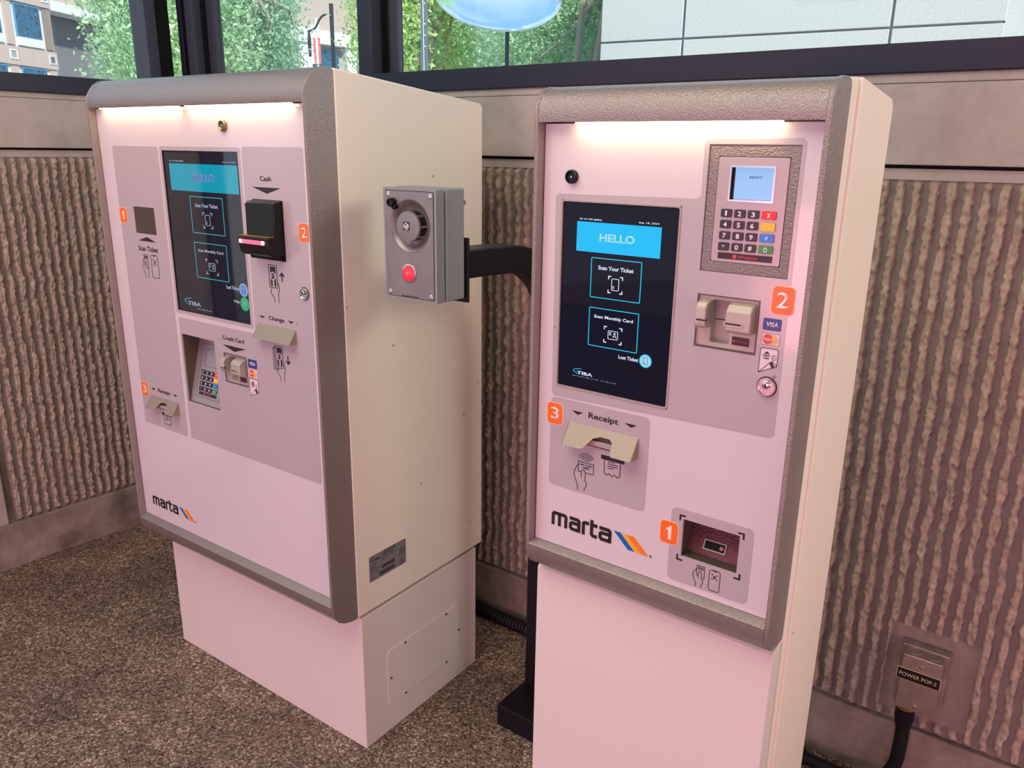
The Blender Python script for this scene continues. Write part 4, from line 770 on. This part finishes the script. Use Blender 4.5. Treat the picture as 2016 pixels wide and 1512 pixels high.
MB().lathe([(0.005, 0.0825), (0.005, 0.0855), (0.0002, 0.0855)], (0.062, 0, 0.078), 14).build('rear_screw', icm_case, ic)

# stand: base plate, post, swept arm, mounting plate (world positions, one thing)
st_ = thing('intercom_stand', 'black steel stand with square post and gooseneck arm rising behind the narrow kiosk', 'stand', (0.0865, 1.771, 0), KA)
def loc_of(p_, O=(0.0865, 1.771), a=KA):
    dx, dy = p_[0] - O[0], p_[1] - O[1]; return (dx * math.cos(a) + dy * math.sin(a), -dx * math.sin(a) + dy * math.cos(a), p_[2])
bp_ = MB().box(-0.039, 0.20, -0.134, 0.09, 0.0, 0.06).build('base', black_paint, st_, bevel=0.003)
ca, sa = math.cos(R(-34.93)), math.sin(R(-34.93)); bk = (IL[0] - sa * 0.0895 + ca * 0.025, IL[1] + ca * 0.0895 + sa * 0.025, 1.183)
e = loc_of((0.0865, 1.771, 1.183)); b0 = loc_of(bk); d = Vector((e[0] - b0[0], e[1] - b0[1])); Lh = d.length; d.normalize()
rb = 0.155; pts = [(b0[0], b0[1], 1.183), (b0[0] + d.x * (Lh - rb) * 0.5, b0[1] + d.y * (Lh - rb) * 0.5, 1.184)]
for k in range(0, 11):
    t = R(9 * k); h = Lh - rb + rb * math.sin(t); pts.append((b0[0] + d.x * h, b0[1] + d.y * h, 1.183 - rb * (1 - math.cos(t))))
pts.append((0, 0, 0.90)); MB().tube(pts, 0.0285, square=True).build('arm', black_paint, st_, bevel=0.004)
MB().box(-0.030, 0.030, -0.030, 0.030, 0.06, 0.95).build('post', black_paint, st_, bevel=0.004)
mp_ = MB().box(-0.052, 0.052, -0.0025, 0.0025, -0.0655, 0.0595).build('mounting_plate', black_paint, st_, bevel=0.001)
q = loc_of((IL[0] - sa * 0.0860 + ca * 0.021, IL[1] + ca * 0.0860 + sa * 0.021, 1.178)); mp_.location = q; mp_.rotation_euler = (0, 0, R(-34.93) - KA)

# ------------------------------------------------------------------ power box and cables (wall_right frame)
def wr_thing(name, label, cat, u, v, z):
    a = WR[1]; return thing(name, label, cat, (WR[0][0] + u * math.cos(a) - v * math.sin(a), WR[0][1] + u * math.sin(a) + v * math.cos(a), z), a)
pb = wr_thing('power_box', 'weathered steel outlet box on ribbed wall with a black POWER POF-2 sign', 'electrical box', -0.1025, 0.0, 0.30)
MB().box(-0.0395, 0.0395, -0.046, 0.016, -0.066, 0.0665).build('box_body', steel_box, pb, bevel=0.003)
MB().box(-0.047, 0.047, -0.012, 0.015, -0.075, 0.071).build('extension_ring', steel_box, pb, bevel=0.002)
MB().plate([rr(-0.0375, 0.0375, -0.064, 0.062, 0.004)], -0.0505, -0.046).build('cover_plate', mat('cover plate steel', (0.46, 0.38, 0.32), 0.3, 0.7, var=(40, 0.12)), pb, bevel=0.002)
for z in (0.050, -0.050): MB().lathe([(0.0042, -0.0505), (0.0038, -0.0535), (0.001, -0.054)], (0.0, 0, z), 14).build('screw', chrome, pb, smooth=True)
s = MB(); 
for x in (-0.02, 0.018):
    s.tube([(x + 0.013 * math.cos(R(a)), -0.024 + 0.013 * math.sin(R(a)), 0.0668) for a in range(0, 360, 24)], 0.0008, 5)
s.build('knockout', steel_box, pb)
sg = MB().plate([rr(-0.0450, 0.0405, 0.0090, 0.0365, 0.001)], -0.0535, -0.0515).build('sign', sign_cream, pb); MB().plate([rect(-0.0438, 0.0393, 0.0102, 0.0353)], -0.0542, -0.0535).build('sign_face', sign_blk, sg)
text(sg, 'POWER POF-2', -0.0395, 0.0335, 0.0185, 0.0270, -0.0546, sign_cream, 0.0)
cr_ = MB().lathe([(0.021, 0), (0.021, -0.004)], (0, 0, 0), 20).build('conduit_ring', brass, pb, smooth=True); cr_.rotation_euler = (R(-90), 0, 0); cr_.location = (-0.018, -0.030, -0.070)

pc = wr_thing('power_cable', 'thick black cable dropping from the power box and running to the narrow kiosk', 'cable', -0.12, -0.03, 0.0)
pts = crv([(0.0, 0.0, 0.228), (0.001, -0.001, 0.185), (0.002, -0.003, 0.13), (-0.003, -0.008, 0.07), (-0.03, -0.02, 0.030), (-0.085, -0.033, 0.0165), (-0.17, -0.035, 0.0165), (-0.28, -0.04, 0.0165), (-0.36, -0.05, 0.0165)], 6)
MB().tube([(0.0, 0.0, 0.232), (0.0, 0.0, 0.205), (0.001, -0.001, 0.178)], [0.020, 0.0205, 0.0165]).build('cord_grip', rubber, pc, smooth=True)
MB().tube(pts, 0.0150).build('sheath', rubber, pc, smooth=True)
pd = wr_thing('thin_cord', 'thin black cord lying on the curb side floor behind the narrow kiosk', 'cord', -0.25, -0.03, 0.0)
pd.location.z = 0.0
MB().tube(crv([(-0.18, -0.02, 0.0065), (-0.09, 0.004, 0.0065), (0.0, -0.035, 0.0065), (0.06, -0.06, 0.0065), (0.13, -0.09, 0.0065)], 6), 0.006).build('sheath', rubber, pd, smooth=True)
cc = wr_thing('cable_conduit', 'black corrugated cable conduit on the floor along the wall between the kiosks', 'conduit', -1.25, -0.04, 0.0)
s = MB(); pts = []; rad = []
for k in range(190):
    x = -0.55 + k * 0.0058; pts.append((x, 0.004 - 0.004 * math.sin(x * 4), 0.0205)); rad.append(0.0200 if k % 2 else 0.0178)
s.tube(pts, rad, 14); s.build('corrugated_sleeve', rubber, cc, smooth=False)

# ------------------------------------------------------------------ outdoors
g = MB().box(-60, 60, -60, 90, -0.30, -0.08).build('ground', ground_m); g['kind'] = 'structure'
# pale precast concrete building on the right
cb = thing('concrete_building', 'pale precast concrete building with large wall panels outside the right window', 'building', (2.0, 8.0, 0), R(-29))
MB().box(-1.30, 2.17, 0.05, 6.0, -0.1, 4.26).build('core', mat('joint sealant', (0.45, 0.46, 0.48), 0.8), cb)
for a, b in ((-1.325, -0.488), (-0.465, 1.338), (1.361, 2.187)):
    for z0, z1 in ((-0.08, 0.62), (0.64, 2.437), (2.456, 4.25)):
        MB().box(a, b, 0.0, 0.055, z0, z1).build('panel', facade_m, cb, bevel=0.004)
MB().box(2.19, 2.6, 0.5, 6.0, -0.1, 4.26).build('side_wing', facade_m, cb)
# rose brick building at the left
S = 1.6; bx = (-14.0 * S, 23.0 * S); zz = lambda z: (z - 1.4) * S + 1.4
bb = thing('brick_building', 'rose brick office building with white trim bands and blue windows at far left', 'building', (bx[0], bx[1], 0), R(80))
MB().box(-9 * S, 2.24 * S, 0.12, 12, -0.1, zz(8.5)).build('core', stone_white, bb)
sky_glass = mat('blue reflecting glass', (0.10, 0.24, 0.36), 0.05, 0.85, bump=(2.5, 0.9, 0.4))
vent_m = mat('grey vent louvre', (0.33, 0.33, 0.35), 0.6)
for row in range(-1, 2):
    dz = row * 1.66
    for k in range(-4, 2):
        du = 1.48 * k
        for j in range(3):
            a = (0.265 + 0.502 * j + du); b = a + 0.47
            if b > 2.26: continue
            MB().box(a * S, b * S, 0.0, 0.13, zz(3.47 + dz), zz(3.945 + dz)).build('brick_panel', brick_pink, bb)
        if du + 0.65 < 2.27:
            vf = MB().plate([rect((0.395 + du) * S, (0.66 + du) * S, zz(3.61 + dz), zz(3.86 + dz)), rect((0.43 + du) * S, (0.63 + du) * S, zz(3.645 + dz), zz(3.83 + dz))[::-1]], -0.03, 0.01).build('vent_frame', stone_white, bb)
            MB().box((0.43 + du) * S, (0.63 + du) * S, -0.012, 0.0, zz(3.645 + dz), zz(3.83 + dz)).build('louvre', vent_m, vf)
        MB().box((0.41 + du) * S, (0.665 + du) * S, 0.0, 0.13, zz(3.99 + dz), zz(5.08 + dz)).build('brick_pier', brick_pink, bb)
        if du + 1.75 < 2.3:
            wn = MB().box((0.81 + du) * S, (1.75 + du) * S, 0.04, 0.14, zz(4.235 + dz), zz(5.105 + dz)).build('window', mat('blue window frame', (0.10, 0.28, 0.50), 0.4), bb)
            for a, b in ((0.84, 1.265), (1.295, 1.72)): MB().box((a + du) * S, (b + du) * S, 0.02, 0.05, zz(4.265 + dz), zz(5.075 + dz)).build('pane', sky_glass, wn)
            MB().box((0.80 + du) * S, (1.76 + du) * S, -0.02, 0.13, zz(4.00 + dz), zz(4.22 + dz)).build('sill_block', stone_white, bb)
MB().box(1.89 * S, 2.155 * S, 0.0, 0.13, zz(3.99), zz(5.08)).build('brick_pier', brick_pink, bb)
vf = MB().plate([rect(1.88 * S, 2.15 * S, zz(3.60), zz(3.85)), rect(1.915 * S, 2.115 * S, zz(3.635), zz(3.815))[::-1]], -0.03, 0.01).build('vent_frame', stone_white, bb); MB().box(1.915 * S, 2.115 * S, -0.012, 0.0, zz(3.635), zz(3.815)).build('louvre', vent_m, vf)
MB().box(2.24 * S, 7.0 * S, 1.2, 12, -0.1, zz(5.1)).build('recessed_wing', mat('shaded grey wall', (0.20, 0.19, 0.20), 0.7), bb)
MB().box(2.24 * S, 7.0 * S, 0.1, 12, zz(5.12), zz(5.40)).build('white_beam', stone_white, bb); MB().box(2.24 * S, 7.0 * S, 0.3, 12, zz(5.40), zz(8.5)).build('upper_wing', brick_pink, bb)
# distant brick building seen between the trees
b2 = thing('distant_building', 'distant brick building with white concrete beam behind the street lamp', 'building', (-7.7, 30.0, 0), R(52))
MB().box(-3, 6, 0.3, 6, -0.1, 5.0).build('lower_wall', mat('grey rose brick', (0.42, 0.33, 0.30), 0.8), b2); MB().box(-3, 6, 0.2, 6, 5.35, 9).build('upper_wall', MATS['grey rose brick'], b2)
MB().box(-3.2, 6.1, -0.1, 6, 4.95, 5.4).build('beam', stone_white, b2)
for x in (-2.0, 0.1, 2.2, 4.3): MB().box(x, x + 0.5, 0.0, 0.5, -0.1, 4.95).build('pier', stone_white, b2)
for x in (-1.4, 0.7, 2.8): MB().box(x, x + 1.3, 0.22, 0.3, 3.6, 4.8).build('window', sky_glass, b2)

def tree(name, x, y, crown, nleaf, size, lm, trunk, label, seed, group='trees outside the station windows', br=9):
    nleaf = int(nleaf * 4.6); size = size * 0.40
    """crown: (cx,cy,cz,rx,ry,rz) relative to the foot; trunk: list of (x,y,z,r) chains"""
    rg = np.random.default_rng(seed); t = thing(name, label, 'tree', (x, y, -0.08), 0, group)
    cx, cy, cz, rx, ry, rz = crown
    # clumps of leaves around twig ends
    nc = max(24, nleaf // 90); th = rg.random(nc) * 6.283; ph = np.arccos(1 - 2 * rg.random(nc)); rad = rg.random(nc) ** 0.42
    C_ = np.stack([cx + rx * rad * np.sin(ph) * np.cos(th), cy + ry * rad * np.sin(ph) * np.sin(th), cz + rz * rad * np.cos(ph)], 1)
    w_ = rg.integers(0, nc, nleaf); pos = C_[w_] + rg.normal(0, 1, (nleaf, 3)) * np.array([rx, ry, rz]) * 0.13
    a = rg.normal(0, 1, (nleaf, 3)); a /= np.linalg.norm(a, axis=1)[:, None]; b = np.cross(a, rg.normal(0, 1, (nleaf, 3))); b /= np.linalg.norm(b, axis=1)[:, None]
    sz = size * (0.6 + 0.8 * rg.random(nleaf))[:, None]
    V = np.stack([pos - a * sz, pos + b * sz * 0.42, pos + a * sz, pos - b * sz * 0.42], 1).reshape(-1, 3)
    me = bpy.data.meshes.new('foliage'); me.vertices.add(len(V)); me.vertices.foreach_set('co', V.ravel()); me.loops.add(nleaf * 4); me.loops.foreach_set('vertex_index', np.arange(nleaf * 4))
    me.polygons.add(nleaf); me.polygons.foreach_set('loop_start', np.arange(0, nleaf * 4, 4)); me.polygons.foreach_set('loop_total', np.full(nleaf, 4)); me.update(calc_edges=True); me.materials.append(lm)
    o = bpy.data.objects.new('foliage', me); COL.objects.link(o); o.parent = t; o['kind'] = 'stuff'
    for ch in trunk: MB().tube([q[:3] for q in ch], [q[3] for q in ch], 9).build('trunk' if ch is trunk[0] else 'branch', bark, t, smooth=True)
    s = MB(); top = trunk[0][-1]
    for k in rg.integers(0, nc, br):
        e_ = C_[k]; m_ = (np.array(top[:3]) * 0.5 + e_ * 0.5) + rg.normal(0, 0.1, 3); s.tube([tuple(top[:3]), tuple(m_), tuple(e_)], [0.035, 0.022, 0.008], 6)
    s.build('twigs', bark, t)['kind'] = 'stuff'
    return t
G = 'trees outside the station windows'
tree('tree', -4.02, 10.0, (0, 0, 3.3, 0.95, 1.1, 2.0), 9000, 0.085, leaf_mid, [[(0, 0, 0, 0.12), (0.05, 0, 1.3, 0.10), (0.1, 0, 2.4, 0.07)]], 'leafy green tree in front of the brick building, seen in the left window', 1)
tree('tree', -3.72, 11.5, (0, 0, 3.2, 0.78, 0.9, 1.9), 8500, 0.085, leaf_blu, [[(0.1, -0.5, 0, 0.10), (-0.15, -0.5, 1.6, 0.07), (0.02, -0.5, 2.3, 0.06), (0.42, -0.55, 3.3, 0.05)], [(-0.52, -0.9, 0, 0.07), (-0.55, -0.9, 2.0, 0.06), (-0.40, -0.9, 2.6, 0.05), (-0.15, -0.9, 3.6, 0.04)]], 'blue green tree with leaning trunks in the narrow window pane behind the wide kiosk', 2)
tree('tree', -1.12, 9.0, (0, 0, 3.1, 0.66, 0.8, 1.9), 7500, 0.075, leaf_yel, [[(0.22, -0.35, 0, 0.06), (0.20, -0.35, 1.8, 0.045), (0.25, -0.35, 2.5, 0.03)], [(0.2, -0.35, 1.9, 0.03), (0.38, -0.35, 2.4, 0.022), (0.50, -0.35, 2.9, 0.012)]], 'bright yellow green tree behind the steel post outside the middle window', 3)
tree('tree', 0.75, 12.0, (0, 0, 3.4, 1.25, 1.0, 2.1), 9000, 0.085, leaf_mid, [[(0.25, -1.1, 0, 0.07), (0.20, -1.1, 2.2, 0.05), (0.40, -1.1, 3.6, 0.035)], [(0.05, -1.1, 0, 0.06), (0.0, -1.1, 2.4, 0.045), (0.1, -1.1, 3.8, 0.03)]], 'green tree with thin pale trunks beside the pale concrete building', 4, G, 16)
tree('tree', 5.05, 8.0, (0, 0, 3.1, 0.55, 0.6, 1.6), 2500, 0.075, leaf_mid, [[(0, 0, 0, 0.08), (0, 0, 2.4, 0.05)]], 'small tree at the far right corner of the pale concrete building', 5)
for i, (x, y, rx, n_, lb) in enumerate(((-8.3, 21, 1.4, 4500, 'distant tree beyond the brick building corner'), (-6.6, 20.5, 1.0, 3500, 'distant tree behind the leaning trunks'), (-2.35, 18, 0.9, 3600, 'distant tree right of the street lamp'), (-1.7, 21, 1.7, 5200, 'distant tree behind the yellow green tree'), (1.0, 20, 1.9, 6000, 'distant tree behind the pale thin trunks'), (3.6, 22, 1.6, 3000, 'distant tree mostly hidden by the concrete building'))):
    tree('tree', x, y, (0, 0, 3.4, rx, 1.2, 3.0), n_, 0.14, (leaf_blu, leaf_mid)[i % 2], [[(0, 0, 0, 0.14), (0, 0, 2.6, 0.10)]], lb, 20 + i)

lp = thing('street_lamp', 'black street lamp with curved arm behind the wide kiosk', 'street lamp', (-3.02, 14.0, -0.08))
MB().tube([(0, 0, 0), (0, 0, 3.70)], 0.034, 12).build('pole', frame_dark, lp)
MB().tube(crv([(0, 0, 3.52), (-0.12, 0, 3.53), (-0.20, 0, 3.46), (-0.28, 0, 3.33), (-0.40, 0, 3.28)], 5), 0.017, 8).build('arm', frame_dark, lp)
MB().tube([(-0.38, 0, 3.28), (-0.38, 0, 3.16), (-0.38, 0, 2.90)], [0.02, 0.03, 0.022], 8).build('lantern', frame_dark, lp)
fg = thing('hanging_flag', 'narrow white and red flag hanging limp beside the street lamp', 'flag', (-4.68, 20.0, -0.08))
MB().tube([(0, 0, 0), (0, 0, 4.35)], 0.025, 8).build('pole', mat('white pole', (0.75, 0.75, 0.78), 0.4), fg)
s = MB(); 
for k, mi in enumerate((0, 1, 0, 1)):
    for j in range(6): z = 3.35 + j * 0.14; x = -0.12 + k * 0.05; y_ = 0.02 * math.sin(k * 2.1 + j); s.box(x, x + 0.05, -0.04 + y_, -0.03 + y_, z, z + 0.14, mi if j < 4 else 0)
s.build('cloth', [mat('white cloth', (0.8, 0.8, 0.84), 0.8), mat('red cloth', (0.75, 0.16, 0.18), 0.8)], fg)
pst = thing('steel_post', 'blue grey steel post with bolts just outside the middle window', 'post', (-0.545, 5.0, -0.08))
MB().box(-0.016, 0.0, -0.02, 0.02, 0, 3.6).build('flange', mat('blue grey steel', (0.13, 0.17, 0.24), 0.45, 0.3), pst); MB().box(0.0, 0.022, -0.008, 0.02, 0, 3.6).build('web', MATS['blue grey steel'], pst)
MB().tube([(0.0, -0.022, 0), (0.0, -0.022, 3.6)], 0.0025, 6).build('wire', white_pr, pst)
for z in (1.80, 1.86, 2.05, 2.11, 2.17, 2.28): MB().lathe([(0.004, -0.02), (0.004, -0.026), (0.0005, -0.026)], (0.010, 0, z), 8).build('bolt', chrome, pst)
oc = thing('oval_sky_reflection', 'added oval canopy mirroring blue sky, among trees outside the middle window', 'reflector', (-0.20, 8.4, -0.08))  # made-up shell and pole, shaped to imitate sky reflected in the glass
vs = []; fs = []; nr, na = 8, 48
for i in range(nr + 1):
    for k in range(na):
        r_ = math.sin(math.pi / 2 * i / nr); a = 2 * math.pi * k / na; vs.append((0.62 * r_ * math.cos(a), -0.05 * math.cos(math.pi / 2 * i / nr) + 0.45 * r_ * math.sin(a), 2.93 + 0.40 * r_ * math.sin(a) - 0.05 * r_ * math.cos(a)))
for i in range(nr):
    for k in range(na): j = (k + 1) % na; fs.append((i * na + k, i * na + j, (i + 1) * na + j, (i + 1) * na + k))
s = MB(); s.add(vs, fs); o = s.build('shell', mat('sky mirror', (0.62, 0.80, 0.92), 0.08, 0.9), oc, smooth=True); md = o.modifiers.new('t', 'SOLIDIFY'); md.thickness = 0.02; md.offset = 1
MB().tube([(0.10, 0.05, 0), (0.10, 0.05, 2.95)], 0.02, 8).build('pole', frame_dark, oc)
